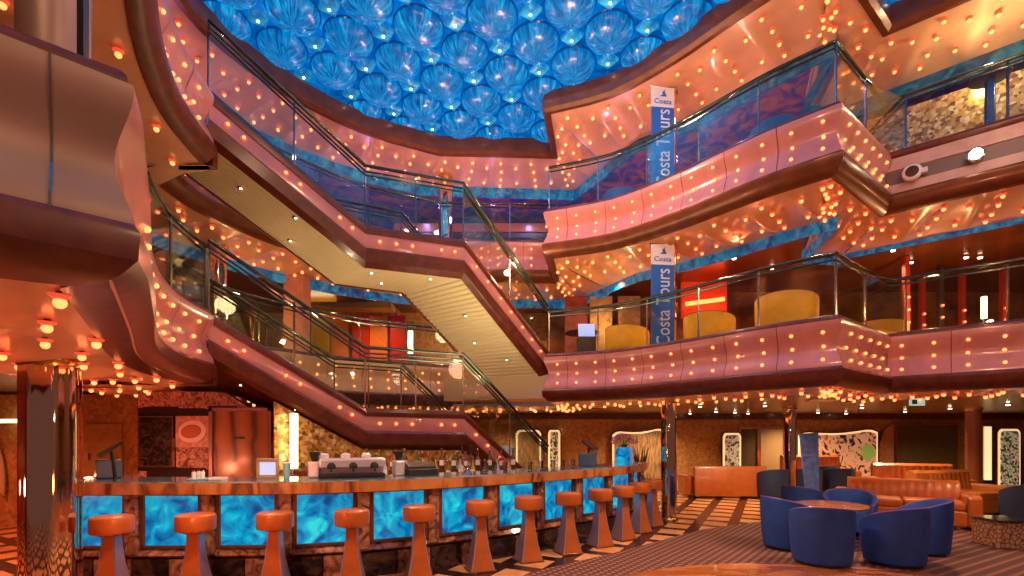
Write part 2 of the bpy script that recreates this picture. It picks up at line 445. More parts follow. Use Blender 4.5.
balustrade(RIGHT_S, ZB, .84, 'glass balustrade with green rail along the curved upper balcony')
balustrade(NOTCH, ZB, .84, 'glass balustrade at the right end of the upper balcony by the floodlight')
balustrade(BACK_S+[(-1.33, 10.85, 0)], ZA, .84, 'distant glass balustrade on the lower balcony behind the stairs')
balustrade(BACK_S+[(1.0, 10.9, 0)], ZB, .84, 'distant glass balustrade on the upper balcony below the blue band')

t = thing('rail_post', 'black upright post standing on the metal parapet at top left', 'post', tuple(at(83, 60, 2.06)))
MB().box(0, 0, .5, .028, .028, 1.1).build('post', M['black'], t, world=False); MB().lathe([(.03, -.04), (.03, .0)], seg=16).build('flange', M['post'], t, world=False)

# ------------------------------------------------------------------ decks: slabs, rippled soffits, flat ceilings
# matching inner / outer rings (outer = far edge of the rippled ceiling)
def flank(path, w): 
    ns = normals(path); return [(p[0]-n[0]*w, p[1]-n[1]*w) for p, n in zip(path, ns)]
SOFF = [
    ([(-4.6, -.6), (-1.98, 1.87), (-1.67, 2.13)], [(-6.6, 0.6), (-4.2, 2.6), (-4.1, 2.8)]),
    (LEFT_S, None),
]
def ripple(inner, outer, z, name, ztab, wl=.74, amp=.06, rows=(.25, .5, .75), thing_bulbs=None, nb=None, mat=None):
    """rippled ceiling strip between two polylines of the same count"""
    # dense resample
    I = [Vector((p[0], p[1], 0)) for p in inner]; O = [Vector((p[0], p[1], 0)) for p in outer]
    L = 0; dense = []
    for i in range(len(I)-1):
        seg = ((I[i+1]-I[i]).length+(O[i+1]-O[i]).length)/2
        n = max(2, int(seg/.06))
        for k in range(n + (1 if i == len(I)-2 else 0)):
            t = k/n; dense.append((I[i].lerp(I[i+1], t), O[i].lerp(O[i+1], t), L+seg*t))
        L += seg
    K = 8; mb = MB(); m = K+1
    for a, b, s in dense:
        for k in range(m):
            u = k/K; q = a.lerp(b, u)
            ph = s/wl*2*PI + .5*math.sin(u*3.0)
            fade = min(1, max(0, u-.12)*3)*min(1, (1-u)*6)
            w = (1-abs(math.sin(ph/2)))  # scalloped
            mb.v.append((q.x, q.y, z+.05*ztab - fade*amp*2*(w-.4)))
    for i in range(len(dense)-1):
        for k in range(K):
            j = i*m+k; mb.f.append((j, j+1, j+m+1, j+m)); mb.mi.append(0)
    o = mb.build(name, mat or M['soffit'], smooth=False); struct(o)
    me = o.data; me.polygons.foreach_set('use_smooth', [True]*len(me.polygons))
    # bulbs
    pos = []
    s = wl*.25; cnt = 0
    while s < L:
        j = min(range(len(dense)), key=lambda q: abs(dense[q][2]-s)); a, b, _ = dense[j]
        wdt = (b-a).length
        rr = [.25, .6, .95, 1.25] if cnt % 2 == 0 else [.45, 1.1]
        for r in rr:
            if r < wdt-.1:
                q = a.lerp(b, r/wdt)+(dense[min(j+1, len(dense)-1)][0]-a)*(.6*math.sin(r*3)); pos.append((q.x, q.y, z-.055))
        s += wl/2; cnt += 1
    return pos

def dir_out(path, w): return flank(path, w)
inner_left = [(p[0], p[1]) for p in LEFT_S]
outer_left = [(-4.6-.25*i, 2.4+.42*i) for i in range(len(inner_left))]
outer_left = [(-4.3, 2.4+ (3.9)*(i/(len(inner_left)-1))) for i in range(len(inner_left))]
outer_left = [(-5.0-.05*i, 1.6+.35*i) for i in range(len(inner_left))]
inner_back = [(p[0], p[1]) for p in BACK_S]
outer_back = flank(BACK_S, 1.5)
inner_b2 = [(-1.6, 10.8), (1.0, 10.9)]; outer_b2 = [outer_back[-1], (1.6, 12.4)]
inner_b3 = [(1.0, 10.9), (.72, 9.4)]; outer_b3 = [(1.6, 12.4), (2.2, 11.2)]
inner_r = [(p[0], p[1]) for p in RIGHT_S]
outer_r = flank(RIGHT_S, 1.55); outer_r[0] = (2.2, 11.2)
outer_r = [(2.2, 11.2)]+outer_r[3:-1]
inner_r2 = [inner_r[0]]+inner_r[3:-1]+[inner_r[-1]]
outer_r2 = outer_r+[(5.55, 9.2)]
outer_r2[-2] = (5.2, 9.0) if False else outer_r2[-2]
inner_n = [(4.28, 6.40), (5.83, 7.57)]; outer_n = [(5.55, 9.2), (6.3, 9.3)]
inner_n2 = [(5.83, 7.57), (7.0, 6.6), (9.4, 4.6)]; outer_n2 = [(6.3, 9.3), (8.0, 7.8), (10.4, 5.8)]
bulb_spots = {}
LEVELS = (('lower', 2.22), ('upper', 5.02), ('top', 7.85))
for lev, z in LEVELS:
    allp = []
    strips = [(inner_back, outer_back), (inner_b2, outer_b2), (inner_b3, outer_b3), (inner_r2, outer_r2), (inner_n, outer_n), (inner_n2, outer_n2)]
    for k, (a, b) in enumerate(strips):
        pp = ripple(a, b, z, 'ceiling_%s' % lev, 0)
        if a is inner_left: pp = [q for q in pp]
        allp += pp
    if lev != 'top': allp += ripple(inner_left, outer_left, z, 'ceiling_%s' % lev, 0, wl=1.25)
    bulb_spots[lev] = allp
LABELS = {'lower': 'small glowing orange bulb under the lower balcony ceiling', 'upper': 'small glowing orange bulb in the rippled ceiling beneath the upper balcony', 'top': 'small glowing orange bulb in the rippled ceiling around the blue dome'}
GRP = {'lower': 'bulbs under the lower balcony', 'upper': 'bulbs beneath the upper balcony', 'top': 'bulbs around the blue dome'}
allb = sorted([(p[1], lev, p) for lev, z in LEVELS for p in bulb_spots[lev] if in_view(p, 4)])
allb = [b for b in allb if not (b[1] == 'top' and b[2][1] < 6)]
n_b = len(allb)
for _, lev, p in allb[:300]:
    tag(add_bulb(p, None, BULB_DOWN, 'ceiling_bulb'), LABELS[lev], 'light bulb', GRP[lev])
rest = MB()
for _, lev, p in allb[300:]:
    rest.sphere(p[0], p[1], p[2], .033, 8, 5)
tag(rest.build('distant_ceiling_bulbs', M['bulb'], smooth=True), 'many tiny glowing bulbs on the ceilings at the far side of the atrium', 'light bulbs', kind='stuff')
print('CEILING BULBS', n_b)
# flat ceilings beyond the ripple, with the lit blue glass band dropping at the joint
XL, XR, YF = -10.5, 19.0, 17.0
ringO = [(-5.6, 6.5)]+outer_back+[(1.6, 12.4), (2.2, 11.2)]+outer_r2[1:]+[(6.3, 9.3), (8.0, 7.8), (10.4, 5.8)]
def far_ring(p):
    x, y = p; cx, cy = .5, 6.0; dx, dy = x-cx, y-cy
    k = min([(XR-cx)/dx if dx > 0 else 1e9, (XL-cx)/dx if dx < 0 else 1e9, (YF-cy)/dy if dy > 0 else 1e9]); return (cx+dx*k, cy+dy*k)
def flat_ring(z, name, mat, inner=None, thick=.05):
    ring = list(inner or ringO)
    poly = [(XL, ring[0][1])]+[(p[0], p[1]) for p in ring]+[(XR, ring[-1][1]), (XR, YF), (XL, YF)]
    bm = bmesh.new(); vs = [bm.verts.new((x, y, z)) for x, y in poly]; f = bm.faces.new(vs)
    f.normal_update(); bmesh.ops.triangulate(bm, faces=[f], ngon_method="EAR_CLIP"); me = bpy.data.meshes.new(name); bm.to_mesh(me); bm.free(); me.materials.append(mat)
    o = bpy.data.objects.new(name, me); COL.objects.link(o); return struct(o)
flat_ring(2.30, 'ceiling_lower', simple('lower_ceiling', (.34, .19, .08), .35, coat=.3))
flat_ring(5.12, 'ceiling_upper', M['brown_ceiling'])
flat_ring(7.95, 'ceiling_top', M['purple_wall'])
# strip of left ceilings behind the left balconies
for z, nm in ((2.30, 'ceiling_lower'), (5.12, 'ceiling_upper'), (7.95, 'ceiling_top')):
    mb = MB(); k = [(-5.0, 1.6), (-5.6, 6.5), (XL, 6.5), (XL, -1.0), (-5.0, -1.0)]
    mb.v = [(x, y, z) for x, y in k]; mb.f = [tuple(range(5))]; mb.mi = [0]
    struct(mb.build(nm, M['brown_ceiling'] if z > 3 else bpy.data.materials['lower_ceiling']))
# gap strip near stair head (deck between left edge and stair side)
for z, nm in ((2.2, 'ceiling_lower'), (5.0, 'ceiling_upper')):
    mb = MB(); mb.v = [(x, y, z) for x, y in ((-3.9, 6.17), (-5.65, 6.17), (-5.65, 6.6), (-4.85, 6.6), (-4.8, 6.45), (-3.9, 6.3))]
    mb.f = [tuple(range(6))]; mb.mi = [0]; struct(mb.build(nm, M['soffit']))
    b = MB().box(-4.4, 6.24, z+.15, 1.15, .1, .3).build('trim_1', M['trim']); struct(b)
    b = MB().box(-5.2, 6.6, z+.26, .05, .9, .42); 
# floors of the two decks
ringI = [(p[0], p[1]) for p in BACK_S]+[(1.0, 10.9)]+[(p[0], p[1]) for p in RIGHT_S]+NOTCH[1:]
M['deck_carpet'] = ramp_mat('deck_carpet', 'voronoi', 9, [(0, (.10, .03, .05)), (1, (.30, .10, .06))], rough=.8)
flat_ring(2.78, 'floor_lower_balcony', M['deck_carpet'], ringI)
flat_ring(5.58, 'floor_upper_balcony', M['deck_carpet'], ringI)
for z in (2.78, 5.58):
    mb = MB(); pts = [(-2.25, 2.1)]+[(p[0]-.04, p[1]) for p in LEFT_S[2:]]+[(-4.8, 6.3), (-4.8, 6.5), (XL, 6.5), (XL, -1.0), (-4.8, -.5)]
    mb.v = [(x, y, z) for x, y in pts]; mb.f = [tuple(range(len(pts)))]; mb.mi = [0]
    struct(mb.build('floor_left_balcony', M['deck_carpet']))
# lit blue glass bands
M['blue_dim'] = ramp_mat('dim_blue_glass', 'noise', 4, [(.32, (.0, .02, .06)), (.5, (.0, .07, .16)), (.7, (.02, .16, .22))], rough=.15, emit=.25, distortion=1.2, detail=5, coat=.5)
def band(path, z, h, label, mat=None):
    o = MB().sweep(lift(path, z), [(0, 0), (0, -h), (-.04, -h), (-.04, 0)]).build('light_band', mat or M['blue_trough'])
    return tag(o, label, 'light band')
band(outer_back+[(1.6, 12.4), (2.2, 11.2)], 7.86, .26, 'long blue glass light band high behind the upper stair flight')
band(outer_r2, 7.86, .26, 'blue glass light band above the curved upper balcony behind the banner', M['blue_dim'])
band([(5.55, 9.2), (6.3, 9.3)], 7.86, .26, 'short blue glass band at the step of the top ceiling', M['blue_dim'])
band([(6.3, 9.3), (8.0, 7.8), (10.4, 5.8)], 7.86, .3, 'blue glass light band at top right above the gold mosaic', M['blue_dim'])
band(outer_back+[(1.6, 12.4), (2.2, 11.2)], 5.06, .24, 'blue glass light band behind the stairs over the lower balcony')
band(outer_r2, 5.06, .22, 'blue glass light band over the yellow chairs')
band([(5.55, 9.2), (6.3, 9.3)], 5.06, .22, 'short blue glass band at the step over the lower balcony')
band([(6.3, 9.3), (8.0, 7.8), (10.4, 5.8)], 5.06, .12, 'thin blue glass band over the right end of the lower balcony')

# ------------------------------------------------------------------ blue dome
TRIM_IN = [(-4.75, 3.0, 7.85), (-4.85, 5.5, 7.85)]+lift(BACK_S[1:], 7.85)+[(1.0, 10.9, 7.85), (.72, 9.4, 7.85)]+lift(RIGHT_S[1:-1], 7.85)+lift(NOTCH, 7.85)
TRIM_IN2 = TRIM_IN
o = MB().sweep(TRIM_IN, [(-.03, -.04), (.06, -.05), (.12, .0), (.13, .12), (.08, .35), (-.03, .35)]).build('dome_rim', M['trim_gold'], smooth=True)
tag(o, 'bronze wooden rim edging the blue glass dome', 'rim')
# small piece of top ceiling left of the dome
mb = MB(); mb.v = [(-4.8, 3, 7.85), (-4.85, 6.5, 7.85), (-6.2, 6.5, 7.85), (-6.2, 3, 7.85)]; mb.f = [(0, 1, 2, 3)]; mb.mi = [0]; struct(mb.build('ceiling_top', M['soffit']))
dome_poly = [(p[0], p[1]) for p in TRIM_IN]
dome_back = MB(); dome_back.v = [(-6, -1, 8.5), (12, -1, 8.5), (12, 12.5, 8.5), (-6, 12.5, 8.5)]; dome_back.f = [(0, 1, 2, 3)]; dome_back.mi = [0]
M['dome_back'] = ramp_mat('dome_glass_field', 'noise', 3, [(.35, (.0, .045, .20)), (.6, (.0, .13, .42)), (.75, (.01, .26, .6))], rough=.2, emit=.9, distortion=1.0, detail=5)
struct(dome_back.build('ceiling_dome', M['dome_back']))

def bowl_material(name, k):
    m, nt, b = new_mat(name)
    tc = nt.nodes.new('ShaderNodeTexCoord')
    ln = nt.nodes.new('ShaderNodeVectorMath'); ln.operation = 'LENGTH'
    sx = nt.nodes.new('ShaderNodeSeparateXYZ'); nt.links.new(tc.outputs['Object'], sx.inputs[0])
    cb = nt.nodes.new('ShaderNodeCombineXYZ'); nt.links.new(sx.outputs['X'], cb.inputs['X']); nt.links.new(sx.outputs['Y'], cb.inputs['Y'])
    nt.links.new(cb.outputs[0], ln.inputs[0])
    an = nt.nodes.new('ShaderNodeMath'); an.operation = 'ARCTAN2'; nt.links.new(sx.outputs['Y'], an.inputs[0]); nt.links.new(sx.outputs['X'], an.inputs[1])
    # streaky noise in polar coordinates
    cp = nt.nodes.new('ShaderNodeCombineXYZ'); nt.links.new(ln.outputs['Value'], cp.inputs['X'])
    am = nt.nodes.new('ShaderNodeMath'); am.operation = 'MULTIPLY'; am.inputs[1].default_value = 2.2; nt.links.new(an.outputs[0], am.inputs[0]); nt.links.new(am.outputs[0], cp.inputs['Y'])
    oi = nt.nodes.new('ShaderNodeObjectInfo'); nt.links.new(oi.outputs['Random'], cp.inputs['Z'])
    mz = nt.nodes.new('ShaderNodeVectorMath'); mz.operation = 'MULTIPLY'; mz.inputs[1].default_value = (2.2, 1, 40); nt.links.new(cp.outputs[0], mz.inputs[0])
    n = nt.nodes.new('ShaderNodeTexNoise'); n.inputs['Scale'].default_value = 2.4; n.inputs['Detail'].default_value = 6; n.inputs['Distortion'].default_value = 1.3
    nt.links.new(mz.outputs[0], n.inputs['Vector'])
    r = nt.nodes.new('ShaderNodeValToRGB'); cr = r.color_ramp
    st = [(.30, (.0, .045, .20)), (.45, (.0, .12, .40)), (.58, (.0, .24, .60)), (.76, (.03, .55, .82))]
    while len(cr.elements) < 4: cr.elements.new(.5)
    for e, (p, c) in zip(cr.elements, st): e.position = p; e.color = rgb(c)
    nt.links.new(n.outputs['Fac'], r.inputs['Fac'])
    b.inputs['Base Color'].default_value = (0, .03, .10, 1); nt.links.new(r.outputs['Color'], b.inputs['Emission Color'])
    b.inputs['Emission Strength'].default_value = k; b.inputs['Roughness'].default_value = .2; b.inputs['Coat Weight'].default_value = .15
    bp = nt.nodes.new('ShaderNodeBump'); bp.inputs['Strength'].default_value = .25; bp.inputs['Distance'].default_value = .03
    nt.links.new(n.outputs['Fac'], bp.inputs['Height']); nt.links.new(bp.outputs['Normal'], b.inputs['Normal'])
    return m
M['bowl'] = bowl_material('blue_glass_bowl', .92)
M['rimblue'] = simple('dark_blue_ring', (.0, .03, .16), .25, coat=.8, emis=(0, .05, .25), es=.5)
M['cell'] = ramp_mat('cyan_glass_cell', 'noise', 9, [(.35, (.0, .16, .5)), (.65, (.03, .45, .75))], rough=.3, emit=.42, detail=4)
proto = thing('glass_bowl', 'large blue glass bowl lamp bulging from the dome ceiling', 'ceiling lamp', (0, 0, 0), group='blue glass bowls of the dome')
R = .40
prof = [(R*math.sin(a*PI/2/8)+1e-4, -.25*math.cos(a*PI/2/8)) for a in range(9)]
MB().lathe([(max(r, 1e-4), z) for r, z in prof], seg=36, cap=False).build('bowl', M['bowl'], proto, smooth=True, world=False)
MB().lathe([(R, -.01), (R+.015, -.02), (R+.025, 0), (R+.015, .03), (R, .03)], seg=36, cap=False).build('ring', M['rimblue'], proto, smooth=True, world=False)
cellp = thing('glass_cell', 'small square cyan glass lamp with white light between the bowls', 'ceiling lamp', (0, 0, 0), group='small square lamps of the dome')
MB().lathe([(.20, .0), (.19, -.05), (.13, -.085), (.03, -.09)], seg=4, a0=math.radians(35+45)).build('cell', M['cell'], cellp, world=False, bevel=.01)
MB().sphere(0, 0, -.09, .022, 10, 6).build('light', M['led'], cellp, smooth=True, world=False)
U = Vector((.72, .51)); V = Vector((-.55, .73)); V = Vector((-.51, .72)); O0 = Vector((-2.06, 8.76))
def pip(x, y, poly):
    c = False; j = len(poly)-1
    for i in range(len(poly)):
        xi, yi = poly[i]; xj, yj = poly[j]
        if (yi > y) != (yj > y) and x < (xj-xi)*(y-yi)/(yj-yi)+xi: c = not c
        j = i
    return c
POLY = dome_poly+[(9.4, -1), (-4.75, -1)]
nb = nc = 0
for i in range(-14, 22):
    for j in range(-16, 16):
        q = O0+U*i+V*j
        ok = any(pip(q.x+.3*math.cos(a), q.y+.3*math.sin(a), POLY) for a in (0, 1.57, 3.14, 4.71)) or pip(q.x, q.y, POLY)
        if ok and in_view((q.x, q.y, 8.3), 26):
            c = proto if nb == 0 else copy_tree(proto); c.location = (q.x, q.y, 8.34); c.rotation_euler = (0, 0, random.random()*6.28); nb += 1
        q = q+(U+V)*.5
        if pip(q.x, q.y, POLY) and in_view((q.x, q.y, 8.3), 8):
            c = cellp if nc == 0 else copy_tree(cellp); c.location = (q.x, q.y, 8.36); nc += 1
print('BOWLS', nb, nc)

# ------------------------------------------------------------------ staircases
def stair(dz, label, tag_bulbs=True):
    near = [Vector((-3.87, 6.17, 5.90+dz)), Vector((-2.26, 7.45, 4.76+dz)), Vector((-.80, 7.93, 4.74+dz)), Vector((.72, 9.68, 3.20+dz))]
    far = [Vector((-4.75, 7.0, 5.90+dz)), Vector((-3.12, 8.5, 4.76+dz)), Vector((-2.05, 8.95, 4.74+dz)), Vector((-.55, 10.15, 3.20+dz))]
    t = thing('staircase', label, 'staircase', (near[1].x, near[1].y, near[1].z-.6))
    prof_cap = [(.05*math.cos(a), -.03+.05*math.sin(a)) for a in [2*PI*k/10 for k in range(10)]]
    prof_cap = [(-.05, -.10), (-.05, .0), (.0, .02), (.05, 0), (.06, -.05), (.05, -.11)]
    prof_pan = [(.03, -.10), (.045, -.22), (.03, -.34), (-.04, -.34), (-.04, -.10)]
    prof_low = [(.045, -.33), (.075, -.37), (.05, -.54), (-.08, -.60), (-.10, -.34)]
    MB().sweep(near, prof_pan).build('stringer_panel', M['panel'], t, smooth=True)
    MB().sweep(near, prof_cap).build('stringer_cap', M['trim'], t)
    MB().sweep(near, prof_low).build('stringer_trim', M['trim'], t)
    flip = lambda pr: [(-o, z) for o, z in pr]
    MB().sweep(far, flip(prof_pan)).build('stringer_panel', M['panel'], t, smooth=True)
    MB().sweep(far, flip(prof_cap)).build('stringer_cap', M['trim'], t)
    MB().sweep(far, [(-.03, -.34), (-.05, -.54), (.05, -.58), (.06, -.34)]).build('stringer_trim', M['trim_gold'], t)
    # slatted underside, ribs running along for the first flight and landing, across for the second
    mb = MB(); K = 20
    rows = []
    for k in range(K+1):
        for e in (0, 1):
            u = min(1, (k+e*.55)/K)
            rows.append((u, -.52 if e == 0 else -.55)); rows.append((u, -.55 if e == 0 else -.52))
    for i in (0, 1):
        for (u, h), (u2, h2) in zip(rows[:-1], rows[1:]):
            a = near[i].lerp(far[i], u)+Vector((0, 0, h)); b = near[i+1].lerp(far[i+1], u)+Vector((0, 0, h))
            c = near[i+1].lerp(far[i+1], u2)+Vector((0, 0, h2)); dd = near[i].lerp(far[i], u2)+Vector((0, 0, h2))
            mb.quad(a, b, c, dd)
    K2 = 28; rows = []
    for k in range(K2+1):
        for e in (0, 1):
            u = min(1, (k+e*.55)/K2); rows.append((u, -.52 if e == 0 else -.55)); rows.append((u, -.55 if e == 0 else -.52))
    for (u, h), (u2, h2) in zip(rows[:-1], rows[1:]):
        a = near[2].lerp(near[3], u)+Vector((0, 0, h)); b = far[2].lerp(far[3], u)+Vector((0, 0, h))
        c = far[2].lerp(far[3], u2)+Vector((0, 0, h2)); dd = near[2].lerp(near[3], u2)+Vector((0, 0, h2))
        mb.quad(a, b, c, dd)
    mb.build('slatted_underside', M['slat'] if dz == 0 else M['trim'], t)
    # treads
    tm = simple('stair_carpet', (.20, .04, .03), .7) if 'stair_carpet' not in bpy.data.materials else bpy.data.materials['stair_carpet']
    for i, nst in ((0, 8), (2, 10)):
        for k in range(nst):
            u0, u1 = k/nst, (k+1)/nst
            zt = near[i].z+(near[i+1].z-near[i].z)*k/nst-.38
            q = [near[i].lerp(near[i+1], u0), near[i].lerp(near[i+1], u1), far[i].lerp(far[i+1], u1), far[i].lerp(far[i+1], u0)]
            MB().prism([(v.x, v.y) for v in q], zt-.05, zt).build('tread', tm, t)
    q = [near[1], near[2], far[2], far[1]]
    MB().prism([(v.x, v.y) for v in q], near[1].z-.50, near[1].z-.40).build('landing', tm, t)
    # bulbs in pairs on the near stringer
    for seg, us in ((0, (.10, .19, .44, .53, .80, .89)), (1, (.14, .30, .46, .76, .90)), (2, (.10, .22, .36, .48, .62, .74, .86, .95))):
        for u in us:
            q = near[seg].lerp(near[seg+1], u); dd = (near[seg+1]-near[seg]); w = Vector((dd.y, -dd.x, 0)).normalized()
            add_bulb(q+w*.072+Vector((0, 0, -.22)), t, n=w)
    # spotlights in the slats
    for i, u, w in ((0, .25, .45), (0, .55, .2), (0, .62, .75), (1, .2, .35), (1, .5, .7), (1, .85, .3), (2, .3, .4), (2, .55, .6), (2, .75, .35)):
        a = near[i].lerp(near[i+1], u); b = far[i].lerp(far[i+1], u); q = a.lerp(b, w)+Vector((0, 0, -.53))
        s = MB().lathe([(.045, 0), (.05, -.012), (.035, -.018)], q.x, q.y, q.z, seg=12).build('spotlight', M['post'], t, smooth=True)
        MB().lathe([(.022, -.012), (.015, -.024)], q.x, q.y, q.z, seg=10).build('lens', M['spot'], s)
    # glass and rails on both sides
    for line in (near, far):
        pts = []
        for i in range(3):
            n = 2 if i != 2 else 2
            for k in range(n): pts.append(line[i].lerp(line[i+1], k/n))
        pts.append(line[3])
        for a, b in zip(pts[:-1], pts[1:]):
            dd = (b-a).normalized(); a2, b2 = a+dd*.02, b-dd*.02; w = Vector((dd.y, -dd.x, 0)).normalized()*.006; u1 = Vector((0, 0, .88))
            g = MB(); g.v = [tuple(v) for v in (a2-w, b2-w, b2+w, a2+w, a2-w+u1, b2-w+u1, b2+w+u1, a2+w+u1)]
            g.f = [(0, 3, 2, 1), (4, 5, 6, 7), (0, 1, 5, 4), (1, 2, 6, 5), (2, 3, 7, 6), (3, 0, 4, 7)]; g.mi = [0]*6
            g.build('glass_pane', M['glass'], t)
            MB().box(a.x, a.y, a.z+.45, .02, .02, .9).build('post', M['post'], t)
        up = Vector((0, 0, .95))
        MB().tube([p+up for p in line], .028, 10).build('handrail', M['rail'], t, smooth=True)
        MB().tube([p+up-Vector((0, 0, .09)) for p in line], .014, 8).build('under_rail', M['rail'], t, smooth=True)
        MB().tube([p+up-Vector((0, 0, .15)) for p in line], .014, 8).build('under_rail', M['rail'], t, smooth=True)
    return t
stair(0, 'upper staircase with cream slatted underside and bulb-lit pink stringer')
stair(-2.8, 'lower staircase descending behind the bar with bulb-lit pink stringer')
# landing slab where the upper stair meets the lower balcony
o = MB().prism([(-1.45, 10.3), (.78, 9.5), (1.0, 10.9), (-1.4, 11.3)], 2.30, 2.76).build('landing_slab', M['cream']); struct(o)

# ------------------------------------------------------------------ columns
def column(x, y, z0, z1, r, label, mat, flutes=0, name='column'):
    t = thing(name, label, 'column', (x, y, z0))
    seg = 48; prof = [(r, 0), (r, z1-z0)]
    mb = MB(); n = 0
    for z in (0, z1-z0):
        for k in range(seg):
            a = 2*PI*k/seg; rr = r*(1+(.035*math.cos(a*flutes) if flutes else 0)); mb.v.append((rr*math.cos(a), rr*math.sin(a), z))
    for k in range(seg): mb.f.append((k, (k+1) % seg, seg+(k+1) % seg, seg+k)); mb.mi.append(0)
    mb.build('shaft', mat, t, smooth=True, world=False)
    MB().lathe([(r*1.15, 0), (r*1.15, .05), (r*1.05, .07)], seg=32).build('base_ring', M['brass'], t, smooth=True, world=False)
    MB().lathe([(r*1.05, z1-z0-.08), (r*1.12, z1-z0-.05), (r*1.12, z1-z0)], seg=32).build('top_ring', M['brass'], t, smooth=True, world=False)
    return t
M['steel_reflection'] = simple('steel_painted_reflection', (.42, .30, .42), .35, metal=.55)  # violet reflection of the blue panels put into the steel colour
M['mirror'] = simple('mirror_steel', (.86, .66, .50), .05, metal=1)
column(-4.19, 4.4, 0, 2.24, .21, 'thick mirrored steel column at the left end of the bar', M['mirror'], 8)
column(2.87, 8.85, 0, 2.22, .14, 'mirrored column at the far end of the bar', M['mirror'], 6)
column(2.87, 8.85, 2.79, 5.04, .14, 'mirrored column behind the lower tour banner', M['mirror'], 6)
column(2.87, 8.85, 5.59, 7.86, .14, 'mirrored column behind the upper tour banner', M['mirror'], 6)
column(6.95, 12.1, 0, 2.30, .15, 'mirrored column among the blue chairs', M['mirror'], 6)
column(-5.45, 8.9, 2.79, 5.10, .19, 'mirrored column on the lower balcony behind the left glass', M['mirror'], 6)
column(-1.62, 11.8, 5.59, 7.86, .16, 'blue-reflecting mirrored column on the upper balcony', M['mirror'], 6)
column(-4.35, 4.3, 5.59, 7.86, .2, 'column at the top left above the metal parapet', M['mirror'], 6)
column(-2.6, 2.75, 2.79, 5.05, .16, 'rose metal column behind the metal parapet', M['metal_panel'], 0)
def square_col(x, y, z0, z1, w, label, mat):
    t = thing('square_pillar', label, 'pillar', (x, y, z0))
    MB().box(0, 0, (z1-z0)/2, w, w, z1-z0).build('shaft', mat, t, world=False, bevel=.01)
    MB().box(0, 0, .06, w+.06, w+.06, .12).build('plinth', M['trim'], t, world=False)
square_col(-4.7, 10.6, 2.79, 5.10, .42, 'pink square pillar on the lower balcony by the yellow sign', M['pink_plaster'])
square_col(-3.38, 13.6, 2.79, 5.10, .42, 'pink square pillar beside the slatted stair underside', M['pink_plaster'])
column(12.2, 12.8, 0, 2.30, .17, 'amber column beside the dark olive door', simple('amber_column', (.40, .14, .05), .2, coat=.6), 0)

# ------------------------------------------------------------------ walls
def wall(name, pts, z0, z1, mat, th=.1):
    P = [(x, y, z0) for x, y in pts]
    return struct(MB().sweep(P, [(0, 0), (0, z1-z0), (-th, z1-z0), (-th, 0)]).build(name, mat))
wall('wall_back', [(-10.5, 16), (19, 16)], 0, 2.3, M['amber_wall'])
wall('wall_right', [(19, 16), (19, -1)], 0, 8.0, M['amber_wall'])
wall('wall_left', [(-10.5, -1), (-10.5, 16)], 0, 8.0, M['red_wall'])
# dark coving at the top of the back wall
struct(MB().box(4.3, 15.85, 2.2, 29, .3, .18).build('trim_2', M['trim']))
# upper halls
wall('wall_upper_back', [(-10.4, 14.6), (3.5, 14.6)], 5.59, 7.95, M['purple_wall'])
wall('wall_upper_right', [(3.5, 14.6), (6.0, 12.6), (18.9, 12.6)], 5.59, 7.95, M['purple_wall'])
wall('wall_lower_back', [(-10.4, 14.0), (1.0, 14.0)], 2.79, 5.12, M['amber_wall'])
wall('wall_lower_right', [(1.0, 14.0), (5.0, 12.0), (18.9, 12.0)], 2.79, 5.12, simple('dark_amber_wall', (.36, .15, .05), .15, metal=.35, var=.4, vscale=2))
# gold mosaic screen behind the top right balcony
o = MB().sweep([(6.1, 8.82, 5.59), (9.4, 6.14, 5.59)], [(0, 0), (0, 1.58), (-.1, 1.58), (-.1, 0)]).build('mosaic_screen', M['gold_mosaic']); tag(o, 'glittering gold mosaic screen on the upper balcony at right', 'screen')
# bands of the upper back hall
for z0, z1, y, m, lb in ((7.25, 7.5, 13.6, simple('amber_lacquer', (.50, .13, .03), .3, coat=.5), 'amber lacquered bulkhead under the long blue light band'), (7.0, 7.14, 13.4, M['dark'], 'dark bronze bulkhead beam in the upper back hall'), (5.58, 6.62, 13.2, M['teal_wall'], 'deep blue long counter in the upper back hall')):
    o = MB().box(-.6, y, (z0+z1)/2, 5.4, .2, z1-z0).build('bulkhead' if z0 > 7 else 'long_counter', m, bevel=.02); tag(o, lb, 'bulkhead' if z0 > 7 else 'counter')
# coloured wall panels on the lower balcony, behind the stairs
pan_cols = [((.62, .42, .02), 'yellow'), ((.60, .16, .02), 'orange'), ((.50, .02, .01), 'crimson'), ((.68, .20, .03), 'bright orange'), ((.55, .015, .01), 'scarlet')]
Y = 13.2
for (c, nm), x0 in zip(pan_cols, (312, 331, 352, 370, 390)):
    a = at(x0, 300, Y).x; b = at(x0+(18 if x0 != 390 else 16), 300, Y).x
    o = MB().box((a+b)/2, Y, 3.86, b-a-.02, .05, 1.95).build('wall_panel', simple('lacquer_'+nm.replace(' ', '_'), c, .3, coat=.6)); tag(o, nm+' glossy wall panel behind the stairs on the lower balcony', 'wall panel')
# glowing yellow sign above them
t = thing('lit_sign', 'glowing yellow lettered sign over the coloured panels', 'sign', tuple(at(322, 312, 12.9)))
MB().box(0, 0, .18, .75, .06, .5).build('backing', simple('sign_amber', (.8, .4, .05), .4, emis=(1, .42, .03), es=.9), t, world=False)

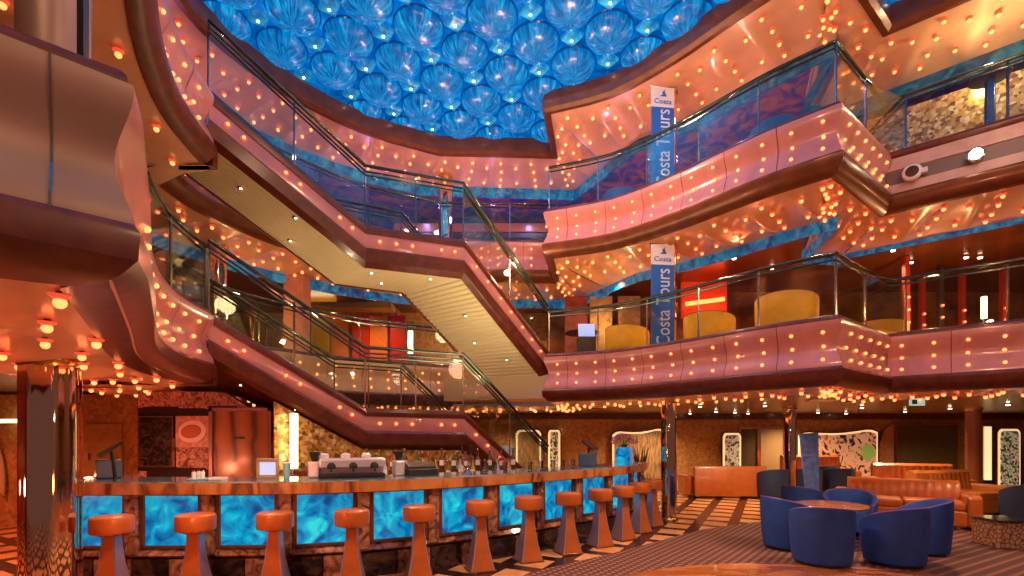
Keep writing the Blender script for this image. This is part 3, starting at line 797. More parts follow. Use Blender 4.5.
def text_mesh(body, size, extrude=.004):
    cu = bpy.data.curves.new('t', 'FONT'); cu.body = body; cu.size = size; cu.extrude = extrude; cu.resolution_u = 3
    ob = bpy.data.objects.new('t', cu); COL.objects.link(ob)
    dg = bpy.context.evaluated_depsgraph_get(); me = bpy.data.meshes.new_from_object(ob.evaluated_get(dg))
    bpy.data.objects.remove(ob); bpy.data.curves.remove(cu)
    return me
def text_obj(body, size, mat, parent, loc, rot, name='lettering', fit=None):
    me = text_mesh(body, size); me.materials.clear(); me.materials.append(mat)
    xs = [v.co.x for v in me.vertices]; w = max(xs)-min(xs)
    if fit:
        k = fit/w
        for v in me.vertices: v.co.x = (v.co.x-min(xs))*k
    o = bpy.data.objects.new(name, me); COL.objects.link(o); o.parent = parent; o.location = loc; o.rotation_euler = rot
    return o
M['sign_white'] = simple('lit_lettering', (1, .9, .6), .4, emis=(1, .85, .45), es=4)
text_obj('SQUOK', .2, M['sign_white'], t, (-.34, -.045, -.03), (PI/2, 0, 0), fit=.66) if False else MB().box(0, -.04, .02, .66, .02, .12).build('lit_strip', M['sign_white'], t, world=False)

# ------------------------------------------------------------------ tour banners
def banner(ztop, zbot, tx0, label, x=2.66, y=8.55):
    t = thing('tour_banner', label, 'banner', (x, y, zbot), 0.12)
    h = ztop-zbot; w = .42
    MB().box(0, 0, h/2-.16, w, .02, h-.33).build('blue_cloth', M['banner_blue'], t, world=False)
    MB().box(0, 0, h-.175, w, .021, .35).build('white_cloth', M['banner_white'], t, world=False)
    MB().tube([(-w/2-.03, 0, h+.01), (w/2+.03, 0, h+.01)], .015).build('top_rod', M['post'], t, world=False)
    text_obj('Costa Tours', .36, simple('banner_letter', (.75, .85, .95), .5) if 'banner_letter' not in bpy.data.materials else bpy.data.materials['banner_letter'], t, (.125, -.013, tx0-zbot), (PI/2, -PI/2, 0), fit=1.36)
    text_obj('Costa', .12, M['banner_blue'], t, (-.16, -.014, h-.29), (PI/2, 0, 0), fit=.32)
    lg = MB()   # little winged funnel mark over the word
    lg.plate([(-.06, h-.16), (.07, h-.16), (.03, h-.07), (-.01, h-.13)], -.016, -.012).plate([(-.02, h-.10), (.03, h-.05), (.05, h-.04), (.01, h-.11)], -.016, -.012)
    lg.build('emblem', M['banner_blue'], t, world=False)
banner(4.92, 2.9, 3.14, 'blue and white hanging tour banner on the lower balcony column')
banner(7.70, 5.7, 5.95, 'blue and white hanging tour banner on the upper balcony column')

# ------------------------------------------------------------------ ground floor
def floor_materials():
    # polished tiles: diagonal squares of amber and dark marble
    m, nt, b = new_mat('marble_tiles')
    tc = nt.nodes.new('ShaderNodeTexCoord'); mp = nt.nodes.new('ShaderNodeMapping'); mp.inputs['Rotation'].default_value = (0, 0, math.radians(28))
    nt.links.new(tc.outputs['Object'], mp.inputs['Vector'])
    br = nt.nodes.new('ShaderNodeTexBrick'); br.offset = 0; br.inputs['Scale'].default_value = 1; br.inputs['Brick Width'].default_value = .56; br.inputs['Row Height'].default_value = .56
    br.inputs['Mortar Size'].default_value = .09; br.inputs['Mortar Smooth'].default_value = 0
    br.inputs['Color1'].default_value = (.85, .44, .19, 1); br.inputs['Color2'].default_value = (.62, .26, .09, 1); br.inputs['Mortar'].default_value = (.03, .012, .010, 1)
    nt.links.new(mp.outputs['Vector'], br.inputs['Vector'])
    n = nt.nodes.new('ShaderNodeTexNoise'); n.inputs['Scale'].default_value = 6; n.inputs['Detail'].default_value = 6; nt.links.new(tc.outputs['Object'], n.inputs['Vector'])
    mx = nt.nodes.new('ShaderNodeMix'); mx.data_type = 'RGBA'; mx.blend_type = 'OVERLAY'; mx.inputs[0].default_value = .7
    nt.links.new(br.outputs['Color'], mx.inputs[6]); nt.links.new(n.outputs['Fac'], mx.inputs[7]); nt.links.new(mx.outputs[2], b.inputs['Base Color'])
    b.inputs['Roughness'].default_value = .22
    # dotted carpet
    c, nt, b = new_mat('dotted_carpet')
    tc = nt.nodes.new('ShaderNodeTexCoord'); mp = nt.nodes.new('ShaderNodeMapping'); mp.inputs['Rotation'].default_value = (0, 0, math.radians(40)); mp.inputs['Scale'].default_value = (11, 11, 11)
    nt.links.new(tc.outputs['Object'], mp.inputs['Vector'])
    vo = nt.nodes.new('ShaderNodeTexVoronoi'); vo.inputs['Scale'].default_value = 1; vo.inputs['Randomness'].default_value = 0; nt.links.new(mp.outputs['Vector'], vo.inputs['Vector'])
    r = nt.nodes.new('ShaderNodeValToRGB'); r.color_ramp.elements[0].position = .24; r.color_ramp.elements[1].position = .34
    r.color_ramp.elements[0].color = (.34, .15, .075, 1); r.color_ramp.elements[1].color = (.085, .022, .022, 1)
    nt.links.new(vo.outputs['Distance'], r.inputs['Fac']); nt.links.new(r.outputs['Color'], b.inputs['Base Color']); b.inputs['Roughness'].default_value = .9
    s = ramp_mat('striped_carpet', 'wave', 2.3, [(.3, (.085, .022, .022)), (.7, (.11, .035, .025)), (.95, (.24, .095, .05))], rough=.9, rot=(0, 0, math.radians(61)), detail=1)
    w = ramp_mat('parquet', 'voronoi', 2.4, [(0, (.30, .075, .018)), (.5, (.42, .12, .03)), (1, (.58, .20, .06))], rough=.25, coat=.5, mapping=(1, 3, 1), rot=(0, 0, .5))
    return m, c, s, w
MT, MC, MS, MW = floor_materials()
o = MB(); o.v = [(XL, -1.5, 0), (XR, -1.5, 0), (XR, 17, 0), (XL, 17, 0)]; o.f = [(0, 1, 2, 3)]; o.mi = [0]; struct(o.build('floor', MT))
carp = [(-.3, 4.6), (.2, 5.45), (1.44, 6.45), (3.1, 7.96), (4.5, 8.75), (4.6, 6.0), (4.4, 4.2), (2, 3.0)]
struct(MB().prism(carp, .001, .006).build('floor_dotted_carpet', MC))
struct(MB().prism([(4.4, 3.5), (4.6, 6.0), (4.5, 8.75), (7.5, 10.2), (12, 9.0), (12, 3.5)], .001, .006).build('floor_striped_carpet', MS))
struct(MB().lathe([(3.22, .007), (3.22, .011)], 3.0, 2.62, 0, seg=96).build('floor_parquet', MW))

# ------------------------------------------------------------------ the bar
BARP = [(-4.9, 5.45), (-4.62, 5.02), (-2.75, 5.05), (-1.8, 5.22), (-.95, 5.6), (0, 6.2), (.68, 6.78), (1.35, 7.38), (2.0, 8.15), (2.35, 8.9)]
BAR_S = [BARP[0]]+[(p[0], p[1]) for p in smooth_path([Vector((a, b, 0)) for a, b in BARP[1:]], 3)]
bar = thing('bar_counter', 'long curved bar with marble pillars and backlit blue glass panels', 'bar', (-1, 5.8, 0))
PB = lift(BAR_S, 0)
BH = 1.075
MB().sweep(PB, [(.12, BH-.03), (.12, BH), (-.5, BH), (-.5, BH-.03)]).build('counter_top', M['counter'], bar)
MB().sweep(PB, [(.135, BH-.13), (.14, BH-.015), (.10, BH-.015), (.08, BH-.13)]).build('counter_edge', M['counter_edge'], bar, smooth=True)
MB().sweep(PB, [(.10, BH-.14), (.10, BH-.10), (-.48, BH-.03), (-.48, BH-.12)]).build('counter_base', M['dark'], bar)
MB().sweep(PB, [(-.06, .0), (-.06, BH-.12), (-.10, BH-.12), (-.10, 0)]).build('front_board', M['dark'], bar)
MB().sweep(PB, [(.0, .28), (.02, .30), (-.02, .36), (-.08, .38), (-.08, .26)]).build('marble_sill', M['marble'], bar)
MB().sweep(PB, [(-.42, .0), (-.42, BH-.1), (-.46, BH-.1), (-.46, 0)]).build('inner_board', M['dark'], bar)
# plinth of alternating marble blocks
LB = length(PB); SP = .78
k = 0; pl = resample(PB, .39, .2)
for (q, n, tg) in pl:
    a = math.atan2(tg.y, tg.x)
    MB().box(q.x-n.x*.03, q.y-n.y*.03, .13, .375, .06, .26, a).build('plinth_block', M['marble'] if k % 2 == 0 else M['marble_dark'], bar); k += 1
starts = resample(PB, SP, .42)
for (q, n, tg) in starts:
    a = math.atan2(tg.y, tg.x); c = q+n*.0
    MB().box(c.x-n.x*.01, c.y-n.y*.01, .64, .13, .10, .66, a).build('marble_pillar', M['marble'], bar, bevel=.012)
for (q, n, tg) in resample(PB, SP, .42+SP/2):
    a = math.atan2(tg.y, tg.x); c = q-n*.035
    f = MB()
    for dx, dz, w, h in ((0, .945, .62, .05), (0, .385, .62, .03), (-.30, .66, .04, .56), (.30, .66, .04, .56)):
        f.box(c.x+tg.x*dx+n.x*.02, c.y+tg.y*dx+n.y*.02, dz, w, .04, h, a)
    fo = f.build('panel_frame', M['trim_gold'], bar)
    MB().box(c.x, c.y, .66, .57, .025, .52, a).build('blue_glass_panel', M['blue_lit'], bar)
end = starts[0]
# ------------------------------------------------------------------ bar stools
def make_stool():
    t = thing('bar_stool', '', 'bar stool', (0, 0, 0))
    MB().lathe([(.02, .638), (.15, .638), (.166, .645), (.172, .66), (.172, .77), (.166, .788), (.15, .797), (.02, .803)], seg=32).build('seat', M['orange_leather'], t, smooth=True, world=False)
    MB().lathe([(.10, .618), (.14, .638)], seg=24).build('seat_plate', M['chrome'], t, smooth=True, world=False)
    # concave flared pedestal, square in plan: orange faces, steel side faces
    lv = [(0.02, .135), (.08, .122), (.2, .095), (.35, .070), (.5, .056), (.62, .050)]
    fr = MB(); sd = MB()
    for (z0, w0), (z1, w1) in zip(lv[:-1], lv[1:]):
        c = .95
        for s in (-1, 1):
            fr.quad((-w0, s*w0*c, z0), (w0, s*w0*c, z0), (w1, s*w1*c, z1), (-w1, s*w1*c, z1))
            sd.quad((s*(w0+.004), -w0*c, z0), (s*(w0+.004), w0*c, z0), (s*(w1+.004), w1*c, z1), (s*(w1+.004), -w1*c, z1))
            for e in (-1, 1):
                sd.quad((s*(w0+.004), e*(w0*c+.004), z0), (s*(w0-.008), e*(w0*c+.004), z0), (s*(w1-.008), e*(w1*c+.004), z1), (s*(w1+.004), e*(w1*c+.004), z1))
    fr.build('pedestal', M['orange_leather'], t, world=False); sd.build('steel_side', M['steel_reflection'], t, world=False)
    MB().box(0, 0, .01, .31, .30, .02).build('base_plate', M['trim_gold'], t, world=False, bevel=.004)
    return t
st0 = make_stool()
spots = [(-3.72, 4.5), (-3.02, 4.62), (-2.32, 4.74), (-1.62, 4.9), (-1.0, 5.2), (-.37, 5.58), (.2, 6.0), (.74, 6.4), (1.24, 6.82), (1.66, 7.25), (2.06, 7.8), (2.42, 8.35)]
ords = ['first bar stool, beside the thick steel column', 'second bar stool from the steel column, under the coffee cup picture', 'third bar stool from the steel column, before the patterned door', 'fourth bar stool from the steel column', 'fifth bar stool, before the coffee machine', 'sixth bar stool, near the middle of the bar', 'seventh bar stool, where the bar curves away', 'eighth bar stool along the curving bar', 'ninth bar stool, fourth from the far end', 'tenth bar stool, third from the far column', 'eleventh bar stool, second from the far column', 'twelfth bar stool, closest to the far column']
for i, (x, y) in enumerate(spots):
    o = st0 if i == 0 else copy_tree(st0)
    o.location = (x, y, 0); nx, ny = spots[min(i+1, 11)], spots[max(i-1, 0)]
    o.rotation_euler = (0, 0, math.atan2(nx[1]-ny[1], nx[0]-ny[0])*.6)
    relabel(o, 'orange leather '+ords[i], 'orange bar stools')

# ------------------------------------------------------------------ bar equipment (on the counter or on the work bench behind)
def bar_pt(px, back=.35):
    """point of the bar's inner counter seen in column px"""
    best = None
    for (q, n, tg) in resample(PB, .02):
        p = q-n*back; x = 512+p.x/p.y*F
        if best is None or abs(x-px) < best[0]: best = (abs(x-px), p, math.atan2(tg.y, tg.x))
    return Vector((best[1].x, best[1].y, BH)), best[2]
def on_bar(name, label, cat, px, back=.35, group=None, turn=0):
    p, a = bar_pt(px, back); return thing(name, label, cat, p, a+turn, group)
# point of sale terminals
def pos_terminal(px, label, back=.3, turn=0):
    t = on_bar('till_terminal', label, 'till', px, back, turn=turn)
    MB().box(0, 0, .10, .30, .22, .20).build('base', simple('till_blue', (.06, .12, .2), .4) if 'till_blue' not in bpy.data.materials else bpy.data.materials['till_blue'], t, world=False, bevel=.015)
    b = MB(); b.box(0, 0, 0, .32, .03, .24); o = b.build('screen', M['black'], t, world=False, bevel=.008); o.location = (.12, .0, .32); o.rotation_euler = (-.9, 0, 0)
    b = MB(); b.tube([(.16, .05, .0), (.13, .02, .3)], .018); b.build('stand_arm', M['black'], t, world=False)
pos_terminal(108, 'dark till terminal at the left end of the bar', turn=.2)
pos_terminal(588, 'till terminal near the far end of the bar', turn=.3)
# coffee machine with three group heads
t = on_bar('coffee_machine', 'silver three-group coffee machine on the bar', 'coffee machine', 352, .33)
MB().box(0, .03, .16, .72, .30, .10).build('body', M['silver'], t, world=False, bevel=.02)
MB().box(0, .10, .07, .70, .16, .14).build('back_body', M['silver'], t, world=False, bevel=.01)
MB().box(0, -.02, .02, .70, .32, .04).build('drip_tray', M['black'], t, world=False, bevel=.01)
for x in (-.23, 0, .23):
    MB().lathe([(.045, .10), (.05, .14), (.03, .17)], x, -.1, 0, seg=14).build('group_head', M['black'], t, smooth=True, world=False)
    MB().tube([(x, -.10, .10), (x, -.22, .085)], .013).build('handle', M['black'], t, world=False)
    MB().lathe([(.05, .21), (.055, .25), (.03, .27)], x-.08, .05, 0, seg=12).build('cup_stack', M['white'], t, smooth=True, world=False)
# grinders
for i, (px, lb) in enumerate(((314, 'left coffee grinder beside the coffee machine'), (398, 'coffee grinder with steel jug right of the coffee machine'))):
    t = on_bar('coffee_grinder', lb, 'grinder', px, .32)
    MB().box(0, 0, .09, .12, .16, .18).build('body', M['silver'], t, world=False, bevel=.02)
    MB().lathe([(.03, .18), (.06, .27), (.06, .29)], seg=14).build('hopper', M['black'], t, smooth=True, world=False)
t = on_bar('till', 'low black cash register on the bar', 'till', 420, .3)
MB().box(0, 0, .04, .36, .28, .08).build('drawer', M['black'], t, world=False, bevel=.01)
b = MB(); b.box(0, 0, .0, .34, .2, .05); o = b.build('keyboard', M['dark'], t, world=False, bevel=.01); o.location = (0, 0, .11); o.rotation_euler = (.3, 0, 0)
# menu frame and cup
t = on_bar('menu_frame', 'small square frame with a lit picture on the bar', 'frame', 268, .25)
f = MB()
for dx, dz, w, h in ((0, .02, .22, .04), (0, .20, .22, .04), (-.10, .11, .03, .2), (.10, .11, .03, .2)): f.box(dx, 0, dz, w, .03, h)
f.build('frame', M['beige'], t, world=False, bevel=.006); MB().box(0, .005, .11, .18, .012, .16).build('picture', M['screen'], t, world=False)
t = on_bar('paper_cup', 'tall pale blue cup beside the small frame', 'cup', 287, .25)
MB().lathe([(.030, 0), (.042, .16), (.044, .16)], seg=18).build('cup', M['cup_blue'], t, smooth=True, world=False); MB().lathe([(.047, .16), (.047, .175), (.03, .18)], seg=18).build('lid', M['white'], t, smooth=True, world=False)
t = on_bar('beer_tap', 'chrome twin beer tap beyond the cash register', 'beer tap', 467, .25)
MB().lathe([(.06, 0), (.05, .02), (.03, .06)], seg=18).build('foot', M['chrome'], t, smooth=True, world=False)
for s in (-.06, .06):
    MB().tube([(s*.6, 0, .03), (s, 0, .12), (s, 0, .24)], .016).build('tap_pillar', M['chrome'], t, smooth=True, world=False)
    MB().tube([(s, 0, .22), (s, -.06, .20)], .01).build('spout', M['chrome'], t, smooth=True, world=False)
    MB().box(s, 0, .29, .025, .02, .10).build('tap_handle', M['black'], t, world=False, bevel=.004)
# salt shakers, saucers and napkins along the bar
t = on_bar('condiment_tray', 'white tray with three small shakers near the door', 'tray', 199, .12)
MB().lathe([(.10, 0), (.11, .012), (.10, .014)], seg=24).build('tray', M['cup_blue'], t, smooth=True, world=False)
for k in range(3):
    a = k*2.09; x, y = .045*math.cos(a), .045*math.sin(a); px = t
    w = Vector((t.location.x+x, t.location.y+y, BH+.015))
    s = thing('shaker', 'small white shaker on the bar tray', 'shaker', w, 0, 'shakers on the bar tray')
    MB().lathe([(.02, 0), (.022, .06), (.014, .075)], seg=12).build('jar', M['white'], s, smooth=True, world=False); MB().lathe([(.015, .075), (.014, .09)], seg=12).build('cap', M['post'], s, smooth=True, world=False)
tag(MB().box(0, 0, .015, .14, .12, .03).build('napkin_stack', M['white'], bevel=.004), 'stack of white napkins on the bar before the door', 'napkins'); o = bpy.data.objects['napkin_stack']; p, a = bar_pt(219, .1); o.location = p; o.rotation_euler = (0, 0, a)
# bottles
bott_cols = [(.20, .10, .02), (.03, .10, .03), (.45, .42, .38), (.25, .03, .02), (.50, .30, .06), (.08, .04, .02)]
bm_ = []
for i, c in enumerate(bott_cols):
    m = simple('bottle_glass_%d' % i, c, .1, coat=.8)
    h = .24+.02*(i % 3)
    o = MB().lathe([(.032, 0), (.034, .02), (.034, h*.6), (.013, h*.75), (.012, h), (.014, h)], seg=12).build('bottle', m, smooth=True); me = o.data; bpy.data.objects.remove(o)
    o = MB().lathe([(.0345, h*.2), (.0345, h*.48)], seg=12, cap=False).build('label', M['white'], smooth=True); ml = o.data; bpy.data.objects.remove(o)
    o = MB().lathe([(.015, h), (.015, h+.025)], seg=10).build('cap', M['brass'], smooth=True); mc = o.data; bpy.data.objects.remove(o)
    bm_.append((me, ml, mc))
names_c = ['amber', 'green', 'clear', 'dark red', 'honey', 'brown']
# back bar bench under the lower stair
bb = thing('back_bar', 'low dark back bar cabinet under the lower staircase', 'cabinet', (-1.4, 6.9, 0), .16)
MB().box(0, 0, .45, 3.3, .4, .9).build('body', M['dark'], bb, world=False)
MB().box(0, 0, .92, 3.4, .46, .04).build('top', M['counter'], bb, world=False, bevel=.006)
MB().box(0, .12, 1.0, 3.2, .12, .12).build('bottle_step', M['trim'], bb, world=False)
for i in range(30):
    f_ = i % 6; x = -1.1+i*.088
    row = i % 2
    w = Matrix.Rotation(.16, 3, 'Z') @ Vector((x, .12 if row else -.06, 0)) + bb.location
    t = thing('bottle', names_c[f_]+' liquor bottle with pale label on the back bar', 'bottle', (w.x, w.y, 1.06 if row else .94), 0, names_c[f_]+' bottles on the back bar')
    for nm, me in zip(('glass', 'label', 'cap'), bm_[f_]):
        o = bpy.data.objects.new(nm, me); COL.objects.link(o); o.parent = t
# flowers on a glowing cube at the far end
t = on_bar('lit_cube', 'glowing blue cube planter at the far end of the bar', 'planter', 626, .28)
MB().box(0, 0, .13, .34, .26, .26).build('cube', M['blue_lit'], t, world=False, bevel=.01)
p = Vector(t.location)
fl = thing('flower_arrangement', 'pink orchid arrangement over the glowing blue cube', 'flowers', (p.x, p.y, p.z+.265))
MB().lathe([(.05, 0), (.07, .05), (.065, .06)], seg=16).build('bowl', M['dark'], fl, smooth=True, world=False)
pk = simple('pink_petal', (.62, .22, .24), .5); gr = simple('leaf_green', (.04, .10, .03), .5)
for k in range(7):
    a = k*.9; e = Vector((.22*math.cos(a), .12*math.sin(a), .10+.05*(k % 3)))
    MB().tube([(0, 0, .05), (e.x*.5, e.y*.5, .16), tuple(e)], .005, 5).build('stem', gr, fl, world=False)
    f = MB()
    for j in range(5):
        b_ = j*1.256; f.sphere(e.x+.03*math.cos(b_), e.y+.01, e.z+.03*math.sin(b_), .022, 6, 4, sz=.9)
    f.build('blossom', pk, fl, smooth=True, world=False)
# drink glasses on the bar's far half
gm = glass_mat('drink_glass', (.85, .85, .9), 1.5)
for i, px in enumerate((486, 495, 505, 530, 541, 553, 563, 573)):
    t = on_bar('drinking_glass', 'clear drinking glass standing on the far half of the bar', 'glass', px, .2+.05*(i % 3), 'drinking glasses on the bar')
    MB().lathe([(.028, .003), (.034, .12), (.032, .12), (.026, .01)], seg=14, cap=False).build('glass', gm, t, smooth=True, world=False)
# statuette behind the flowers
t = thing('floor_vase', 'dark tall vase with leafy sprays beyond the bar end', 'vase', (2.75, 10.4, 0))
MB().lathe([(.10, 0), (.17, .25), (.14, .55), (.07, .75), (.10, .82)], seg=20).build('vase', M['dark'], t, smooth=True, world=False)
f = MB()
for k in range(16):
    a = k*.8; r = .10+.13*random.random(); h = 1.1+.35*random.random(); f.tube([(0, 0, .8), (r*.5*math.cos(a), r*.5*math.sin(a), .95), (r*math.cos(a), r*math.sin(a), h)], [.008, .02, .004], 5)
f.build('leaves', simple('dark_leaf', (.07, .08, .03), .5), t, world=False)['kind'] = 'stuff'

# ------------------------------------------------------------------ wall behind the bar, left
o = MB().plate([(-5.45, 0), (-3.15, 0), (-3.15, 1.55), (-3.9, 2.0), (-4.2, 2.19), (-5.45, 2.19)], 7.05, 7.15)
M['bar_tiles'] = None
m, nt, b = new_mat('rose_black_tiles')
tc = nt.nodes.new('ShaderNodeTexCoord'); mp = nt.nodes.new('ShaderNodeMapping'); mp.inputs['Location'].default_value = (.15, 0.05, .12); nt.links.new(tc.outputs['Object'], mp.inputs['Vector'])
ck = nt.nodes.new('ShaderNodeTexVoronoi'); ck.distance = 'CHEBYCHEV'; ck.inputs['Scale'].default_value = 2.2; ck.inputs['Randomness'].default_value = .15; nt.links.new(mp.outputs['Vector'], ck.inputs['Vector'])
sp = nt.nodes.new('ShaderNodeSeparateColor'); nt.links.new(ck.outputs['Color'], sp.inputs[0])
gt = nt.nodes.new('ShaderNodeMath'); gt.operation = 'GREATER_THAN'; gt.inputs[1].default_value = .42; nt.links.new(sp.outputs[0], gt.inputs[0])
ns = nt.nodes.new('ShaderNodeTexNoise'); ns.inputs['Scale'].default_value = 14; ns.inputs['Detail'].default_value = 7; ns.inputs['Distortion'].default_value = 1.5; nt.links.new(tc.outputs['Object'], ns.inputs['Vector'])
rr = nt.nodes.new('ShaderNodeValToRGB'); rr.color_ramp.elements[0].color = (.16, .045, .035, 1); rr.color_ramp.elements[1].color = (.62, .26, .19, 1); rr.color_ramp.elements[0].position = .38; rr.color_ramp.elements[1].position = .62
nt.links.new(ns.outputs['Fac'], rr.inputs['Fac'])
mx = nt.nodes.new('ShaderNodeMix'); mx.data_type = 'RGBA'; nt.links.new(gt.outputs[0], mx.inputs[0]); mx.inputs[6].default_value = (.035, .015, .012, 1); nt.links.new(rr.outputs['Color'], mx.inputs[7]); nt.links.new(mx.outputs[2], b.inputs['Base Color']); b.inputs['Roughness'].default_value = .2
struct(o.build('wall_bar', m))
Yw = 7.04
def frame_rect(x0, y0, x1, y1, Y): a = at(x0, y1, Y); b = at(x1, y0, Y); return a.x, b.x, a.z, b.z
# black framed panel
x0, x1, z0, z1 = frame_rect(140, 416, 175, 467, Yw)
t = thing('wall_cabinet', 'black glass-fronted frame on the tiled bar wall', 'cabinet', ((x0+x1)/2, Yw-.03, z0))
MB().plate([(x0, z0), (x1, z0), (x1, z1), (x0, z1)], Yw-.04, Yw-.01).build('frame', M['brass'], t)
MB().plate([(x0+.02, z0+.02), (x1-.02, z0+.02), (x1-.02, z1-.02), (x0+.02, z1-.02)], Yw-.05, Yw-.038).build('glass_front', M['marble_dark'], t)
# picture of a coffee cup
x0, x1, z0, z1 = frame_rect(177, 416, 210, 447, Yw)
t = thing('coffee_picture', 'pink picture of a coffee cup seen from above, on the bar wall', 'picture', ((x0+x1)/2, Yw-.03, z0))
MB().plate([(x0, z0), (x1, z0), (x1, z1), (x0, z1)], Yw-.03, Yw-.01).build('canvas', simple('canvas_rose', (.55, .20, .16), .6, var=.3, vscale=12), t)
cx, cz = (x0+x1)/2, (z0+z1)/2
def ell(a, b_, y, m, nm, dx=0, dz=0):
    MB().plate([(cx+dx+a*math.cos(u)+.02*math.sin(u), cz+dz+b_*math.sin(u)) for u in [2*PI*k/28 for k in range(28)]], y-.004, y).build(nm, m, t)
ell(.20, .16, Yw-.031, simple('cup_pink', (.80, .45, .42), .5), 'saucer_image'); ell(.145, .10, Yw-.036, simple('cup_shadow', (.35, .10, .06), .5), 'cup_image', -.01, 0); ell(.125, .08, Yw-.041, simple('coffee_red', (.50, .10, .03), .5), 'coffee_image', -.01, 0)
# patterned door
x0, x1, z0, z1 = frame_rect(211, 408, 273, 560, Yw); z0 = 0.0
f = MB()
for a, b_, c, d_ in ((x0, z0, x0+.05, z1), (x1-.05, z0, x1, z1), (x0, z1-.05, x1, z1)): f.plate([(a, b_), (c, b_), (c, d_), (a, d_)], Yw-.06, Yw)
dr = f.build('door_1', simple('door_frame_rose', (.55, .25, .22), .2, metal=.6)); struct(dr)
lf = MB().plate([(x0+.05, z0), (x1-.05, z0), (x1-.05, z1-.05), (x0+.05, z1-.05)], Yw-.03, Yw).build('door_leaf', ramp_mat('door_figured_wood', 'wave', 1.1, [(.0, (.10, .022, .01)), (.25, (.32, .08, .02)), (1, (.42, .12, .03))], rough=.3, coat=.4, distortion=6, detail=2), dr, world=False)
MB().box((x0+x1)/2-.02, Yw-.04, 1.52, .16, .02, .035).build('door_handle', M['black'], dr, world=False)
# lit gold alcove wall under the stair
mb = MB(); AL = [(-3.30, 6.72, 2.02), (-2.30, 7.52, 1.33), (-.80, 8.02, 1.31), (.45, 9.4, .1)]
for (xa, ya, za), (xb, yb, zb) in zip(AL[:-1], AL[1:]):
    dd = Vector((xb-xa, yb-ya, 0)).normalized()*.04; w_ = Vector((-dd.y, dd.x, 0))
    k = len(mb.v); mb.v += [(xa, ya, 0), (xb, yb, 0), (xb, yb, zb), (xa, ya, za), (xa+w_.x, ya+w_.y, 0), (xb+w_.x, yb+w_.y, 0), (xb+w_.x, yb+w_.y, zb), (xa+w_.x, ya+w_.y, za)]
    mb.f += [(k, k+1, k+2, k+3), (k+7, k+6, k+5, k+4), (k+3, k+2, k+6, k+7), (k, k+3, k+7, k+4), (k+1, k+5, k+6, k+2)]; mb.mi += [0]*5
struct(mb.build('wall_alcove', M['gold_mosaic']))
t = thing('strip_lamp', 'glowing vertical lamp in the gold alcove behind the bar', 'lamp', tuple(Vector((at(294, 0, 6.6).x, 6.6, 0))))
MB().tube([(0, 0, 1.1), (0, 0, 1.85)], .05, 14).build('tube', M['tube'], t, smooth=True, world=False)
MB().lathe([(.07, 0), (.07, .03), (.02, .05), (.02, 1.1)], seg=14).build('stand', M['brass'], t, smooth=True, world=False)

# left rear wall with door, and scalloped motif wall
wall('wall_left_rear', [(-10.4, 8.2), (-5.45, 8.2)], 0, 2.25, M['amber_wall'])
x0, x1, z0, z1 = frame_rect(84, 424, 122, 500, 8.15); z0 = 0
dr = MB().plate([(x0, 0), (x1, 0), (x1, 1.75), (x0, 1.75)], 8.13, 8.19).build('door_2', simple('gold_leaf_door', (.50, .28, .07), .4, var=.15)); struct(dr)
MB().box(x0+.12, 8.12, 1.2, .04, .02, .12).build('door_handle', M['chrome'], dr, world=False)
# leaf motif
t = thing('leaf_relief', 'pale leaf relief on the amber wall at far left', 'relief', (-8.4, 8.1, .6))
for cx_, s in ((-8.62, -1), (-8.1, 1)):
    pts = []
    for k in range(17):
        u = k/16; pts.append((cx_+s*(.22*math.sin(u*PI)-.1+.12*u), .55+.9*u))
    for k in range(17):
        u = 1-k/16; pts.append((cx_+s*(-.06*math.sin(u*PI)-.1+.12*u), .55+.9*u))
    MB().plate(pts, 8.10, 8.13).build('leaf', simple('leaf_ivory', (.62, .42, .28), .4) if 'leaf_ivory' not in bpy.data.materials else bpy.data.materials['leaf_ivory'], t)
o = MB().tube([at(0, 421, 8.0), at(27, 421, 8.0)], .03).build('cove_lamp', M['tube']); tag(o, 'glowing cove tube on the amber wall at far left', 'lamp')

# ------------------------------------------------------------------ far wall openings, doors, lit niches
def niche(px0, py0, px1, py1, Y, label, wavy=0, art=None):
    x0, x1, z0, z1 = frame_rect(px0, py0, px1, py1, Y)
    t = thing('lit_niche', label, 'niche', ((x0+x1)/2, Y, z0))
    def outline(e):
        pts = []; w = x1-x0-2*e; n = 14
        for k in range(n+1):
            u = k/n; z = z1-e-wavy*.12*math.sin(u*PI*1.3+.4)*u - (.12 if k in (0, n) else (.03 if k in (1, n-1) else 0)); pts.append((x0+e+w*u, z))
        pts = pts[::-1]; return [(x0+e, z0+e), (x1-e, z0+e)]+pts
    MB().plate(outline(-.04), Y-.06, Y).build('frame', M['trim'], t)
    MB().plate(outline(0), Y-.075, Y-.055).build('glow_border', simple('glow_border', (1, .8, .5), .4, emis=(1, .66, .30), es=.8) if 'glow_border' not in bpy.data.materials else bpy.data.materials['glow_border'], t)
    MB().plate(outline(.06), Y-.10, Y-.07).build('art_panel', art, t)
art1 = ramp_mat('art_foliage', 'noise', 2.4, [(0, (.02, .02, .03)), (.41, (.60, .20, .07)), (.46, (.80, .44, .22)), (.64, (.70, .26, .10)), (.68, (.03, .02, .03))], rough=.4, emit=.3, interp='CONSTANT', distortion=2.5, detail=2)
art2 = ramp_mat('art_twigs', 'noise', 8, [(.0, (.05, .06, .03)), (.42, (.16, .20, .06)), (.47, (.70, .62, .40)), (.57, (.55, .16, .08)), (.62, (.06, .05, .03))], rough=.4, emit=.3, interp='CONSTANT')
art3 = ramp_mat('art_fringe', 'noise', 6, [(.3, (.12, .06, .03)), (.6, (.45, .27, .12))], rough=.5, detail=6, mapping=(3, 1, .7))
niche(516, 430, 541, 475, 15.9, 'tall arched lit niche left of the gap behind the bar', 0, art3)
